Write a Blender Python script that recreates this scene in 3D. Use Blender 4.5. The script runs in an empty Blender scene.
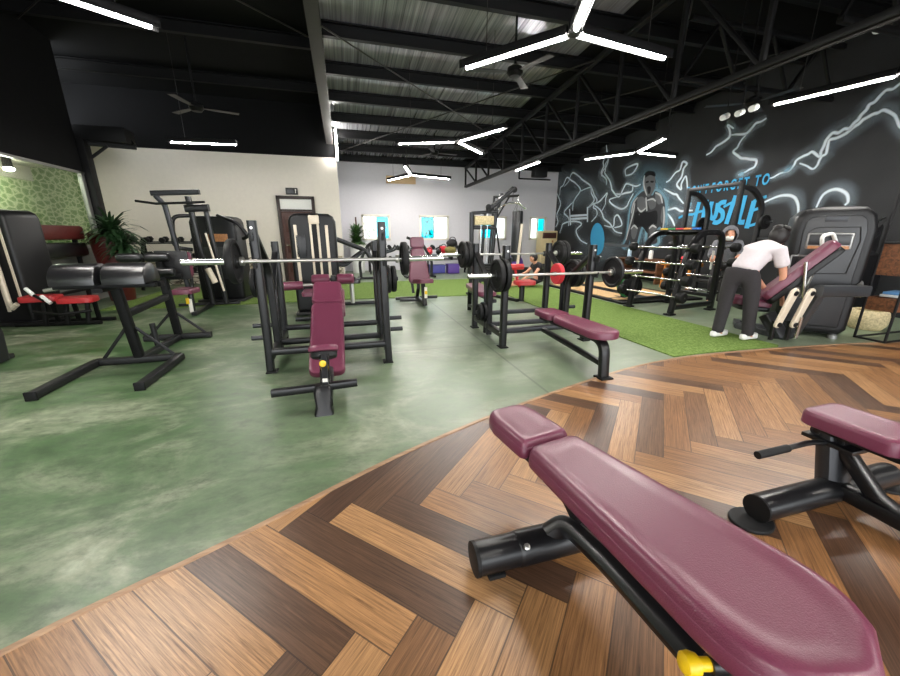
import bpy, bmesh, math, random
from mathutils import Vector, Matrix, Quaternion
random.seed(7)
PI = math.pi
scn = bpy.context.scene
COL = scn.collection
V = Vector

# ------------------------------------------------------------------ camera
CAM_H = 1.27; FPX = 365.0
PITCH = math.atan(103/FPX); YAW = math.atan(106/(FPX*math.cos(PITCH)+103*math.sin(PITCH)))
cam_d = bpy.data.cameras.new('camera'); cam = bpy.data.objects.new('camera', cam_d); COL.objects.link(cam)
cam_d.sensor_fit = 'HORIZONTAL'; cam_d.sensor_width = 36; cam_d.lens = 36*FPX/900
cam_d.clip_start = 0.02; cam_d.clip_end = 200
cam.location = (0, 0, CAM_H); cam.rotation_euler = (PI/2-PITCH, 0, -YAW)
scn.camera = cam
FW = V((math.sin(YAW)*math.cos(PITCH), math.cos(YAW)*math.cos(PITCH), -math.sin(PITCH)))
RT = V((math.cos(YAW), -math.sin(YAW), 0)); UP = RT.cross(FW)
def ray(u, v): return FW*FPX + RT*(u-450) + UP*(338-v)
def onZ(u, v, z=0.0):
    d = ray(u, v); return V((0,0,CAM_H)) + d*((z-CAM_H)/d.z)
def onY(u, v, Y):
    d = ray(u, v); return V((0,0,CAM_H)) + d*(Y/d.y)
def onX(u, v, X):
    d = ray(u, v); return V((0,0,CAM_H)) + d*(X/d.x)

# ------------------------------------------------------------------ materials
MATS = {}
def newmat(name):
    m = bpy.data.materials.new(name); m.use_nodes = True
    nt = m.node_tree; b = nt.nodes['Principled BSDF']; MATS[name] = m
    return m, nt, b
def S(c):   # srgb 0-255 to linear
    return tuple(((x/255)/12.92 if x/255 <= .04045 else ((x/255+.055)/1.055)**2.4) for x in c)+(1,)
def simple(name, c, rough=.5, metal=0., bump=0., scale=60., var=.0, coat=0., spec=None):
    m, nt, b = newmat(name)
    b.inputs['Base Color'].default_value = S(c); b.inputs['Roughness'].default_value = rough; b.inputs['Metallic'].default_value = metal
    if coat: b.inputs['Coat Weight'].default_value = coat; b.inputs['Coat Roughness'].default_value = .15
    if spec is not None: b.inputs['Specular IOR Level'].default_value = spec
    tc = nt.nodes.new('ShaderNodeTexCoord'); n = nt.nodes.new('ShaderNodeTexNoise'); n.inputs['Scale'].default_value = scale; n.inputs['Detail'].default_value = 4
    nt.links.new(tc.outputs['Object'], n.inputs['Vector'])
    if bump:
        bp = nt.nodes.new('ShaderNodeBump'); bp.inputs['Strength'].default_value = bump; bp.inputs['Distance'].default_value = .004
        nt.links.new(n.outputs['Fac'], bp.inputs['Height']); nt.links.new(bp.outputs['Normal'], b.inputs['Normal'])
    if var:
        mr = nt.nodes.new('ShaderNodeMapRange'); mr.inputs['To Min'].default_value = 1-var; mr.inputs['To Max'].default_value = 1+var
        mr.inputs['From Min'].default_value = .3; mr.inputs['From Max'].default_value = .7
        mx = nt.nodes.new('ShaderNodeMix'); mx.data_type = 'RGBA'; mx.blend_type = 'MULTIPLY'; mx.inputs[0].default_value = 1
        mx.inputs[6].default_value = S(c); nt.links.new(n.outputs['Fac'], mr.inputs['Value']); nt.links.new(mr.outputs[0], mx.inputs[7]); nt.links.new(mx.outputs[2], b.inputs['Base Color'])
    return m
simple('black_metal', (18,18,20), .34, .0, .05, 180, .08, coat=.1, spec=.35)
simple('matte_black', (15,15,17), .5, .0, .05, 120, .1)
simple('grey_metal', (50,51,54), .34, .5, .03, 120, .06)
simple('rubber', (14,14,15), .6, 0, .15, 200, .1, spec=.3)
simple('plate_iron', (26,26,28), .45, .3, .1, 150, .1)
simple('chrome', (205,205,203), .18, 1., .01, 50, .03)
simple('worn_steel', (190,188,182), .3, .85, .03, 80, .06)
simple('cream_metal', (214,202,182), .4, .1, .02, 60, .04)
simple('maroon_vinyl', (104,46,68), .36, 0, .22, 260, .06, coat=.12)
simple('red_vinyl', (170,36,40), .38, 0, .12, 200, .05)
simple('black_vinyl', (20,20,22), .3, 0, .15, 200, .06, coat=.2)
simple('yellow', (226,186,20), .4, 0, .02, 60, .03)
simple('shroud_black', (17,17,19), .42, 0, .06, 300, .06, spec=.35)
simple('shroud_panel', (30,31,34), .36, 0, .06, 300, .06)
simple('white_plastic', (228,228,224), .45, 0, .02, 50, .03)
simple('label_white', (225,222,214), .5, 0, .01, 50, .03)
simple('ceiling_black', (6,6,8), .8, 0, .1, 30, .15, spec=.2)
simple('steel_dark', (10,10,11), .55, .0, .08, 60, .15, spec=.25)
simple('steel_grey', (44,42,40), .45, .3, .08, 60, .15)
simple('wall_white', (222,214,204), .75, 0, .05, 14, .02)
simple('wall_cool', (205,203,208), .75, 0, .05, 14, .02)
simple('wall_black', (12,12,14), .85, 0, .08, 10, .12, spec=.2)
simple('mural_black', (33,34,36), .8, 0, .08, 1.2, .3)
simple('grey_skirt', (120,120,116), .7, 0, .05, 10, .06)
simple('teal_frame', (225,220,208), .5, 0, .02, 40, .03)
simple('door_wood', (70,36,26), .5, 0, .1, 30, .2)
simple('dark_frame', (44,30,26), .5, 0, .05, 30, .1)
simple('green_leaf', (58,92,42), .5, 0, .1, 20, .35)
simple('dark_leaf', (34,62,32), .5, 0, .1, 20, .35)
simple('leaf_pale', (120,150,80), .6, 0, .1, 8, .4)
simple('terracotta', (84,26,22), .5, 0, .05, 20, .1)
simple('skin', (206,150,122), .55, 0, .03, 50, .05)
simple('hair', (22,18,17), .5, 0, .3, 120, .3)
simple('shirt_white', (204,196,200), .8, 0, .3, 30, .04)
simple('pants_dark', (40,37,40), .85, 0, .3, 40, .1)
simple('hoodie_grey', (104,105,111), .9, 0, .3, 60, .15)
simple('shirt_black', (26,25,28), .9, 0, .3, 40, .1)
simple('purple', (92,64,150), .5, 0, .03, 20, .05)
simple('blue_box', (70,70,150), .5, 0, .03, 20, .05)
simple('red_rubber', (196,40,52), .5, 0, .05, 60, .05)
simple('green_rubber', (42,128,70), .55, 0, .05, 60, .05)
simple('blue_rubber', (40,110,190), .5, 0, .05, 60, .05)
simple('orange_paint', (206,128,44), .5, 0, .05, 30, .1)
simple('olive', (120,112,60), .7, 0, .1, 40, .2)
simple('plywood', (205,170,122), .55, 0, .05, 20, .1)
simple('ac_cream', (214,196,150), .5, 0, .02, 30, .03)
simple('tan_board', (190,160,120), .6, 0, .02, 30, .05)
simple('wicker', (196,180,140), .8, 0, .6, 40, .3)
simple('paper_blue', (90,140,190), .6, 0, .02, 30, .05)
simple('bottle_plastic', (180,205,225), .25, 0, .02, 30, .05)
simple('amber_panel', (176,120,74), .45, 0, .02, 30, .25)
simple('frame_grey', (72,74,77), .34, .4, .03, 120, .05)
simple('aluminium', (150,150,148), .4, .7, .03, 60, .05)

def ramp(nt, stops):
    r = nt.nodes.new('ShaderNodeValToRGB'); e = r.color_ramp.elements
    while len(e) < len(stops): e.new(.5)
    for i, (p, c) in enumerate(stops): e[i].position = p; e[i].color = S(c)
    return r
def mat_tube():
    m, nt, b = newmat('lamp_white'); b.inputs['Base Color'].default_value = (1,1,1,1)
    b.inputs['Emission Color'].default_value = (1,.96,.9,1); b.inputs['Emission Strength'].default_value = 56
mat_tube()
def mat_concrete():
    m, nt, b = newmat('green_concrete'); N = nt.nodes.new; L = nt.links.new
    tc = N('ShaderNodeTexCoord')
    mp = N('ShaderNodeMapping'); mp.inputs['Scale'].default_value = (.55, .8, 1); mp.inputs['Rotation'].default_value = (0,0,.5); L(tc.outputs['Object'], mp.inputs['Vector'])
    n1 = N('ShaderNodeTexNoise'); n1.inputs['Scale'].default_value = 2.1; n1.inputs['Detail'].default_value = 9; n1.inputs['Roughness'].default_value = .66; n1.inputs['Distortion'].default_value = .7; L(mp.outputs[0], n1.inputs['Vector'])
    r1 = ramp(nt, [(.30,(56,92,50)), (.43,(76,108,67)), (.51,(102,124,91)), (.58,(138,148,124)), (.70,(180,182,162))]); L(n1.outputs['Fac'], r1.inputs[0])
    n2 = N('ShaderNodeTexNoise'); n2.inputs['Scale'].default_value = 15; n2.inputs['Detail'].default_value = 8; n2.inputs['Roughness'].default_value = .7; L(mp.outputs[0], n2.inputs['Vector'])
    r2 = ramp(nt, [(.3,(120,135,116)), (.5,(215,218,212)), (.7,(255,255,250))]); L(n2.outputs['Fac'], r2.inputs[0])
    mx = N('ShaderNodeMix'); mx.data_type = 'RGBA'; mx.blend_type = 'MULTIPLY'; mx.inputs[0].default_value = 1; L(r1.outputs[0], mx.inputs[6]); L(r2.outputs[0], mx.inputs[7])
    # worn greyer towards the middle of the hall, where people walk
    sp = N('ShaderNodeSeparateXYZ'); L(tc.outputs['Object'], sp.inputs[0])
    mr = N('ShaderNodeMapRange'); mr.inputs['From Min'].default_value = -2.2; mr.inputs['From Max'].default_value = 1.6; mr.inputs['To Min'].default_value = 0; mr.inputs['To Max'].default_value = .62; L(sp.outputs[0], mr.inputs['Value'])
    mx2 = N('ShaderNodeMix'); mx2.data_type = 'RGBA'; L(mr.outputs[0], mx2.inputs[0]); L(mx.outputs[2], mx2.inputs[6]); mx2.inputs[7].default_value = S((126,136,116)); 
    # saw-cut control joints
    def joint(out, pos, w):
        s = N('ShaderNodeMath'); s.operation = 'SUBTRACT'; L(out, s.inputs[0]); s.inputs[1].default_value = pos
        a = N('ShaderNodeMath'); a.operation = 'ABSOLUTE'; L(s.outputs[0], a.inputs[0])
        c = N('ShaderNodeMath'); c.operation = 'LESS_THAN'; L(a.outputs[0], c.inputs[0]); c.inputs[1].default_value = w; return c
    j1 = joint(sp.outputs[0], 1.55, .012); j2 = joint(sp.outputs[1], 3.95, .008)
    mxj = N('ShaderNodeMath'); mxj.operation = 'MAXIMUM'; L(j1.outputs[0], mxj.inputs[0]); L(j2.outputs[0], mxj.inputs[1])
    hj = N('ShaderNodeMath'); hj.operation = 'MULTIPLY'; L(mxj.outputs[0], hj.inputs[0]); hj.inputs[1].default_value = .55
    mx3 = N('ShaderNodeMix'); mx3.data_type = 'RGBA'; L(hj.outputs[0], mx3.inputs[0]); L(mx2.outputs[2], mx3.inputs[6]); mx3.inputs[7].default_value = S((60,66,58))
    L(mx3.outputs[2], b.inputs['Base Color'])
    rr = N('ShaderNodeMapRange'); rr.inputs['To Min'].default_value = .22; rr.inputs['To Max'].default_value = .5; L(n2.outputs['Fac'], rr.inputs['Value']); L(rr.outputs[0], b.inputs['Roughness'])
    bp = N('ShaderNodeBump'); bp.inputs['Strength'].default_value = .06; bp.inputs['Distance'].default_value = .01; L(n2.outputs['Fac'], bp.inputs['Height']); L(bp.outputs[0], b.inputs['Normal'])
mat_concrete()
def mat_herringbone(w=.145, n=5, rot=0., ox=0., oy=0.):
    m, nt, b = newmat('herringbone_wood'); N = nt.nodes.new; L = nt.links.new
    def M(op, a, c=None, d=None):
        q = N('ShaderNodeMath'); q.operation = op
        for i, x in enumerate((a, c, d)):
            if x is None: continue
            if isinstance(x, (int, float)): q.inputs[i].default_value = x
            else: L(x, q.inputs[i])
        return q.outputs[0]
    tc = N('ShaderNodeTexCoord'); mp = N('ShaderNodeMapping'); mp.vector_type = 'TEXTURE'
    mp.inputs['Rotation'].default_value = (0,0,rot); mp.inputs['Location'].default_value = (ox,oy,0); mp.inputs['Scale'].default_value = (w,w,w)
    L(tc.outputs['Object'], mp.inputs['Vector']); sp = N('ShaderNodeSeparateXYZ'); L(mp.outputs[0], sp.inputs[0])
    x, y = sp.outputs[0], sp.outputs[1]
    i, j = M('FLOOR', x), M('FLOOR', y)
    k = M('FLOORED_MODULO', M('SUBTRACT', i, j), 2*n)
    hz = M('LESS_THAN', k, n-.5)
    # horizontal plank
    i0 = M('SUBTRACT', i, k); uh = M('SUBTRACT', x, i0); vh = M('SUBTRACT', y, j)
    j0 = M('SUBTRACT', j, M('SUBTRACT', 2*n-1, k)); uv = M('SUBTRACT', y, j0); vv = M('SUBTRACT', x, i)
    def sel(a, c): return M('ADD', M('MULTIPLY', a, hz), M('MULTIPLY', c, M('SUBTRACT', 1, hz)))
    u, v, ia, ib = sel(uh, uv), sel(vh, vv), sel(i0, M('ADD', i, .37)), sel(j, M('ADD', j0, .61))
    cid = N('ShaderNodeCombineXYZ'); L(ia, cid.inputs[0]); L(ib, cid.inputs[1]); L(M('MULTIPLY_ADD', hz, 2.3, 4.9), cid.inputs[2])
    wn = N('ShaderNodeTexWhiteNoise'); wn.noise_dimensions = '3D'; L(cid.outputs[0], wn.inputs['Vector'])
    r = ramp(nt, [(0,(88,63,48)), (.24,(104,76,57)), (.36,(126,92,65)), (.46,(154,110,71)), (.75,(174,126,80)), (1,(190,146,102))]); L(wn.outputs['Value'], r.inputs[0])
    gv = N('ShaderNodeCombineXYZ'); L(M('ADD', M('MULTIPLY', u, .4), M('MULTIPLY', wn.outputs['Value'], 91)), gv.inputs[0]); L(M('MULTIPLY', v, 15), gv.inputs[1]); L(M('MULTIPLY', wn.outputs['Value'], 37), gv.inputs[2])
    g = N('ShaderNodeTexNoise'); g.inputs['Scale'].default_value = 1.5; g.inputs['Detail'].default_value = 8; g.inputs['Roughness'].default_value = .7; g.inputs['Distortion'].default_value = .7; L(gv.outputs[0], g.inputs['Vector'])
    gr = ramp(nt, [(.32,(110,98,90)), (.5,(205,203,200)), (.66,(255,255,255))]); L(g.outputs['Fac'], gr.inputs[0])
    mx = N('ShaderNodeMix'); mx.data_type = 'RGBA'; mx.blend_type = 'MULTIPLY'; mx.inputs[0].default_value = .9; L(r.outputs[0], mx.inputs[6]); L(gr.outputs[0], mx.inputs[7])
    e1 = M('MINIMUM', v, M('SUBTRACT', 1, v)); e2 = M('MINIMUM', u, M('SUBTRACT', n, u)); e = M('MINIMUM', e1, e2)
    gap = M('LESS_THAN', e, .016); mg = N('ShaderNodeMix'); mg.data_type = 'RGBA'; L(M('MULTIPLY', gap, .75), mg.inputs[0]); L(mx.outputs[2], mg.inputs[6]); mg.inputs[7].default_value = S((40,26,20))
    L(mg.outputs[2], b.inputs['Base Color']); 
    rr = N('ShaderNodeMapRange'); rr.inputs['To Min'].default_value = .42; rr.inputs['To Max'].default_value = .26; L(g.outputs['Fac'], rr.inputs['Value']); L(rr.outputs[0], b.inputs['Roughness'])
    hh = M('SUBTRACT', M('MULTIPLY', g.outputs['Fac'], .35), gap)
    bp = N('ShaderNodeBump'); bp.inputs['Strength'].default_value = .25; bp.inputs['Distance'].default_value = .003; L(hh, bp.inputs['Height']); L(bp.outputs[0], b.inputs['Normal'])
mat_herringbone(w=.148, n=6, rot=math.radians(-45), ox=-.583, oy=1.473)
def mat_turf():
    m, nt, b = newmat('turf'); N = nt.nodes.new; L = nt.links.new
    tc = N('ShaderNodeTexCoord'); n = N('ShaderNodeTexNoise'); n.inputs['Scale'].default_value = 45; n.inputs['Detail'].default_value = 6; n.inputs['Roughness'].default_value = .75; L(tc.outputs['Object'], n.inputs['Vector'])
    r = ramp(nt, [(.3,(72,94,42)), (.5,(102,126,62)), (.7,(140,160,98))]); L(n.outputs['Fac'], r.inputs[0]); L(r.outputs[0], b.inputs['Base Color']); b.inputs['Roughness'].default_value = .9; b.inputs['Specular IOR Level'].default_value = .1
    bp = N('ShaderNodeBump'); bp.inputs['Strength'].default_value = .6; bp.inputs['Distance'].default_value = .01; L(n.outputs['Fac'], bp.inputs['Height']); L(bp.outputs[0], b.inputs['Normal'])
mat_turf()
def mat_foil():
    m, nt, b = newmat('foil_insulation'); N = nt.nodes.new; L = nt.links.new
    tc = N('ShaderNodeTexCoord'); mp = N('ShaderNodeMapping'); mp.inputs['Scale'].default_value = (22, .25, 1); L(tc.outputs['Object'], mp.inputs['Vector'])
    n = N('ShaderNodeTexNoise'); n.inputs['Scale'].default_value = 1.0; n.inputs['Detail'].default_value = 7; n.inputs['Roughness'].default_value = .7; L(mp.outputs[0], n.inputs['Vector'])
    r = ramp(nt, [(.3,(104,105,110)), (.5,(190,190,198)), (.7,(238,238,245))]); L(n.outputs['Fac'], r.inputs[0]); L(r.outputs[0], b.inputs['Base Color'])
    b.inputs['Metallic'].default_value = .6; b.inputs['Roughness'].default_value = .2
    bp = N('ShaderNodeBump'); bp.inputs['Strength'].default_value = .12; bp.inputs['Distance'].default_value = .02; L(n.outputs['Fac'], bp.inputs['Height']); L(bp.outputs[0], b.inputs['Normal'])
mat_foil()
def mat_stone():
    m, nt, b = newmat('stone_cladding'); N = nt.nodes.new; L = nt.links.new
    tc = N('ShaderNodeTexCoord'); mp = N('ShaderNodeMapping'); mp.inputs['Scale'].default_value = (5.5, 1, 11); L(tc.outputs['Object'], mp.inputs['Vector'])
    vo = N('ShaderNodeTexVoronoi'); vo.inputs['Scale'].default_value = 1.; L(mp.outputs[0], vo.inputs['Vector'])
    ve = N('ShaderNodeTexVoronoi'); ve.feature = 'DISTANCE_TO_EDGE'; ve.inputs['Scale'].default_value = 1.; L(mp.outputs[0], ve.inputs['Vector'])
    sp = N('ShaderNodeSeparateColor'); L(vo.outputs['Color'], sp.inputs[0])
    r = ramp(nt, [(0,(150,138,118)), (.5,(184,174,156)), (1,(208,200,186))]); L(sp.outputs[0], r.inputs[0])
    c = N('ShaderNodeMath'); c.operation = 'LESS_THAN'; c.inputs[1].default_value = .07; L(ve.outputs['Distance'], c.inputs[0])
    mx = N('ShaderNodeMix'); mx.data_type = 'RGBA'; L(c.outputs[0], mx.inputs[0]); L(r.outputs[0], mx.inputs[6]); mx.inputs[7].default_value = S((92,84,72)); L(mx.outputs[2], b.inputs['Base Color'])
    bp = N('ShaderNodeBump'); bp.inputs['Strength'].default_value = .8; bp.inputs['Distance'].default_value = .03; L(ve.outputs['Distance'], bp.inputs['Height']); L(bp.outputs[0], b.inputs['Normal']); b.inputs['Roughness'].default_value = .85
mat_stone()
def mat_leafwall():
    m, nt, b = newmat('leaf_wallpaper'); N = nt.nodes.new; L = nt.links.new
    tc = N('ShaderNodeTexCoord'); mp = N('ShaderNodeMapping'); mp.inputs['Scale'].default_value = (1, 5.5, 9); mp.inputs['Rotation'].default_value = (.5,0,0); L(tc.outputs['Object'], mp.inputs['Vector'])
    ve = N('ShaderNodeTexVoronoi'); ve.feature = 'DISTANCE_TO_EDGE'; ve.inputs['Scale'].default_value = 1.1; L(mp.outputs[0], ve.inputs['Vector'])
    r = ramp(nt, [(.0,(222,228,190)), (.07,(212,222,178)), (.16,(150,176,120)), (.5,(132,162,104))]); L(ve.outputs['Distance'], r.inputs[0]); L(r.outputs[0], b.inputs['Base Color']); b.inputs['Roughness'].default_value = .7
mat_leafwall()
def mat_plank(name, c0, c1, axis=0):
    m, nt, b = newmat(name); N = nt.nodes.new; L = nt.links.new
    tc = N('ShaderNodeTexCoord'); mp = N('ShaderNodeMapping'); sc = [14,14,14]; sc[axis] = 1.2; mp.inputs['Scale'].default_value = sc; L(tc.outputs['Object'], mp.inputs['Vector'])
    n = N('ShaderNodeTexNoise'); n.inputs['Scale'].default_value = 2; n.inputs['Detail'].default_value = 6; n.inputs['Distortion'].default_value = .8; L(mp.outputs[0], n.inputs['Vector'])
    r = ramp(nt, [(.3,c0), (.7,c1)]); L(n.outputs['Fac'], r.inputs[0]); L(r.outputs[0], b.inputs['Base Color']); b.inputs['Roughness'].default_value = .5
mat_plank('shelf_wood', (70,42,26), (128,84,54), 0)
mat_plank('trim_wood', (128,96,70), (176,142,112), 0)
def mat_glass(name, c, rough=.02, mixg=.12):
    m = bpy.data.materials.new(name); m.use_nodes = True; nt = m.node_tree; nt.nodes.clear(); MATS[name] = m
    o = nt.nodes.new('ShaderNodeOutputMaterial'); t = nt.nodes.new('ShaderNodeBsdfTransparent'); g = nt.nodes.new('ShaderNodeBsdfGlossy'); mx = nt.nodes.new('ShaderNodeMixShader')
    t.inputs[0].default_value = S(c); g.inputs['Roughness'].default_value = rough; mx.inputs[0].default_value = mixg
    nt.links.new(t.outputs[0], mx.inputs[1]); nt.links.new(g.outputs[0], mx.inputs[2]); nt.links.new(mx.outputs[0], o.inputs[0])
mat_glass('teal_glass', (20,190,205), .02, .08)
mat_glass('clear_glass', (235,242,240), .02, .06)
mat_glass('partition_glass', (225,232,222), .03, .08)
def mat_paint(name, c, amax=1.):
    """spray paint: opacity from the stroke's own spray density attribute"""
    m = bpy.data.materials.new(name); m.use_nodes = True; nt = m.node_tree; b = nt.nodes['Principled BSDF']; MATS[name] = m
    b.inputs['Base Color'].default_value = S(c); b.inputs['Roughness'].default_value = .8; b.inputs['Specular IOR Level'].default_value = .15
    a = nt.nodes.new('ShaderNodeAttribute'); a.attribute_name = 'spray_cover'
    q = nt.nodes.new('ShaderNodeMath'); q.operation = 'MULTIPLY'; q.inputs[1].default_value = amax
    nt.links.new(a.outputs['Fac'], q.inputs[0]); nt.links.new(q.outputs[0], b.inputs['Alpha'])
mat_paint('spray_white', (214,224,232), .9); mat_paint('spray_glow', (150,166,178), .3); mat_paint('spray_blue', (70,160,205), .95); mat_paint('spray_blue_haze', (136,178,198), .55)
mat_paint('spray_grey', (92,94,97), .95); mat_paint('spray_dark', (30,30,33), .97); mat_paint('spray_light', (178,180,182), .9)
mat_paint('spray_midgrey', (58,59,62), .95)

# ------------------------------------------------------------------ mesh builder
WM = {}
def rrect(w, h, r=None, n=2):
    r = min(w, h)*.22 if r is None else r; pts = []
    for cx, cy, a0 in ((w/2-r, h/2-r, 0), (-w/2+r, h/2-r, PI/2), (-w/2+r, -h/2+r, PI), (w/2-r, -h/2+r, 1.5*PI)):
        for i in range(n+1): a = a0+PI/2*i/n; pts.append((cx+r*math.cos(a), cy+r*math.sin(a)))
    return pts
def circ(r, n=12): return [(r*math.cos(2*PI*i/n), r*math.sin(2*PI*i/n)) for i in range(n)]
def inset_poly(poly, d):
    n = len(poly); out = []
    for i in range(n):
        p0, p1, p2 = V(poly[i-1]), V(poly[i]), V(poly[(i+1) % n])
        e1, e2 = (p1-p0), (p2-p1)
        if e1.length < 1e-9: e1 = e2
        if e2.length < 1e-9: e2 = e1
        e1.normalize(); e2.normalize(); n1, n2 = V((-e1.y, e1.x)), V((-e2.y, e2.x)); b = n1+n2
        if b.length < 1e-6: b = n1
        b.normalize(); c = max(.4, b.dot(n1)); out.append(tuple(p1+b*(d/c)))
    return out
def frame(origin, xdir, up=(0,0,1)):
    x = V(xdir).normalized(); z = V(up); y = z.cross(x).normalized(); z = x.cross(y)
    m = Matrix((x, y, z)).transposed().to_4x4(); m.translation = V(origin); return m
class MB:
    def __init__(s): s.bm = bmesh.new()
    def box(s, c, size, rz=0, bev=0, m=None):
        M4 = m if m is not None else Matrix.Translation(V(c)) @ Matrix.Rotation(rz, 4, 'Z')
        if m is not None: M4 = m @ Matrix.Translation(V(c))
        r = bmesh.ops.create_cube(s.bm, size=1, matrix=M4 @ Matrix.Diagonal((*size, 1)))
        if bev:
            es = set(e for v in r['verts'] for e in v.link_edges); bmesh.ops.bevel(s.bm, geom=list(es), offset=bev, segments=2, affect='EDGES', profile=.5)
        return s
    def sweep(s, path, sec, up=(0,0,1), closed=False, cap=True, scales=None):
        P = [V(p) for p in path]; n = len(P); rings = []
        prev = None
        for i, p in enumerate(P):
            a = (P[i]-P[i-1]).normalized() if (i > 0 or closed) else None
            b = (P[(i+1) % n]-P[i]).normalized() if (i < n-1 or closed) else None
            t = (a+b).normalized() if a is not None and b is not None and (a+b).length > 1e-5 else (b if b is not None else a)
            if prev is None:
                u = V(up); u = u-t*u.dot(t)
                if u.length < 1e-3: u = V((0,1,0)) if abs(t.y) < .9 else V((1,0,0)); u = u-t*u.dot(t)
                u.normalize()
            else:
                u = prev-t*prev.dot(t); u.normalize()
            prev = u; w = t.cross(u); k = 1.
            if a is not None and b is not None: k = 1/max(.5, math.sqrt(max(0, (1+a.dot(b))/2)))
            bend = (b-a) if (a is not None and b is not None) else None
            sc = scales[i] if scales else 1.
            ring = []
            for (x, y) in sec:
                off = (w*x+u*y)*sc
                if bend is not None and bend.length > 1e-4:
                    bd = bend.normalized(); off = off+bd*off.dot(bd)*(k-1)
                ring.append(s.bm.verts.new(p+off))
            rings.append(ring)
        m = len(sec)
        for i in range(n if closed else n-1):
            A, B = rings[i], rings[(i+1) % n]
            for j in range(m): s.bm.faces.new((A[j], A[(j+1) % m], B[(j+1) % m], B[j]))
        if cap and not closed:
            s.bm.faces.new(list(reversed(rings[0]))); s.bm.faces.new(rings[-1])
        return s
    def tube(s, path, r, n=12, closed=False, **k): return s.sweep(path, circ(r, n), closed=closed, **k)
    def bar(s, path, w, h, up=(0,0,1), r=None, **k): return s.sweep(path, rrect(w, h, r), up=up, **k)
    def lathe(s, prof, m=None, n=24, closed=False):
        m = m or Matrix(); rings = []
        for (r, z) in prof:
            if r < 1e-6: rings.append([s.bm.verts.new(m @ V((0,0,z)))])
            else: rings.append([s.bm.verts.new(m @ V((r*math.cos(2*PI*i/n), r*math.sin(2*PI*i/n), z))) for i in range(n)])
        seq = list(zip(rings, rings[1:]))
        if closed: seq.append((rings[-1], rings[0]))
        for A, B in seq:
            if len(A) == 1 and len(B) == 1: continue
            for i in range(n):
                j = (i+1) % n
                if len(A) == 1: s.bm.faces.new((A[0], B[j], B[i]))
                elif len(B) == 1: s.bm.faces.new((A[i], A[j], B[0]))
                else: s.bm.faces.new((A[i], A[j], B[j], B[i]))
        return s
    def rings(s, rs, cap=True):
        R = [[s.bm.verts.new(p) for p in r] for r in rs]; m = len(R[0])
        for A, B in zip(R, R[1:]):
            for j in range(m): s.bm.faces.new((A[j], A[(j+1) % m], B[(j+1) % m], B[j]))
        if cap: s.bm.faces.new(list(reversed(R[0]))); s.bm.faces.new(R[-1])
        return s
    def slab(s, poly, t, m=None, bev=.01, seg=3, both=True, fn=None):
        """polygon (ccw, local xy) thickened along local z from 0 to t with rounded rims"""
        m = m or Matrix(); R = []
        prof = []
        if both:
            for i in range(seg+1): a = PI/2*i/seg; prof.append((bev*(1-math.sin(a)), bev*(1-math.cos(a))))
        else: prof.append((0, 0))
        for i in range(seg+1): a = PI/2*i/seg; prof.append((bev*(1-math.cos(a)), t-bev*(1-math.sin(a))))
        for (ins, z) in prof:
            q = inset_poly(poly, ins) if ins > 1e-6 else poly
            R.append([m @ V(fn(x, y, z) if fn else (x, y, z)) for (x, y) in q])
        return s.rings(R)
    def ball(s, c, r, sc=(1,1,1), m=None, u=16, v=10):
        M4 = (m or Matrix()) @ Matrix.Translation(V(c)) @ Matrix.Diagonal((r*sc[0], r*sc[1], r*sc[2], 1))
        bmesh.ops.create_uvsphere(s.bm, u_segments=u, v_segments=v, radius=1, matrix=M4); return s
    def build(s, name, mat, parent=None, label=None, kind=None, ang=40):
        me = bpy.data.meshes.new(name)
        bmesh.ops.recalc_face_normals(s.bm, faces=s.bm.faces)
        s.bm.to_mesh(me); s.bm.free()
        me.materials.append(MATS[mat])
        me.polygons.foreach_set('use_smooth', [True]*len(me.polygons)); me.set_sharp_from_angle(angle=math.radians(ang))
        o = bpy.data.objects.new(name, me); COL.objects.link(o)
        if parent is not None:
            o.parent = parent; w = WM[parent]; me.transform(w.inverted()); WM[o] = w
        else: WM[o] = Matrix()
        if label: o['label'] = label
        if kind: o['kind'] = kind
        return o
def base_origin(o):
    me = o.data; xs = [v.co for v in me.vertices]
    c = V(((min(p.x for p in xs)+max(p.x for p in xs))/2, (min(p.y for p in xs)+max(p.y for p in xs))/2, min(p.z for p in xs)))
    me.transform(Matrix.Translation(-c)); o.location = c; WM[o] = Matrix.Translation(c)
def thing(name, label, cat, loc=(0,0,0), rz=0, group=None):
    o = bpy.data.objects.new(name, None); COL.objects.link(o); o.empty_display_size = .1
    o.location = loc; o.rotation_euler = (0,0,rz); WM[o] = Matrix.Translation(V(loc)) @ Matrix.Rotation(rz, 4, 'Z')
    o['label'] = label; o['category'] = cat
    if group: o['group'] = group
    return o
def tag(o, label, cat, group=None, kind=None):
    o['label'] = label; o['category'] = cat
    if group: o['group'] = group
    if kind: o['kind'] = kind
    if o.type == 'MESH' and o.parent is None and o.location.length == 0: base_origin(o)
    return o
def struct(o, label=None):
    o['kind'] = 'structure'
    if label: o['label'] = label
    return o
def copy_tree(o, parent=None):
    c = o.copy(); COL.objects.link(c); c.parent = parent
    for ch in list(o.children): copy_tree(ch, c)
    return c
def place(o, loc, rz=0, label=None, group=None):
    o.location = loc; o.rotation_euler = (0,0,rz)
    if label: o['label'] = label
    if group: o['group'] = group
    return o
def arc(c, r, a0, a1, n, ax=(1,0,0), ay=(0,0,1)):
    c, ax, ay = V(c), V(ax), V(ay); return [c+ax*r*math.cos(a0+(a1-a0)*i/n)+ay*r*math.sin(a0+(a1-a0)*i/n) for i in range(n+1)]
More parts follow.
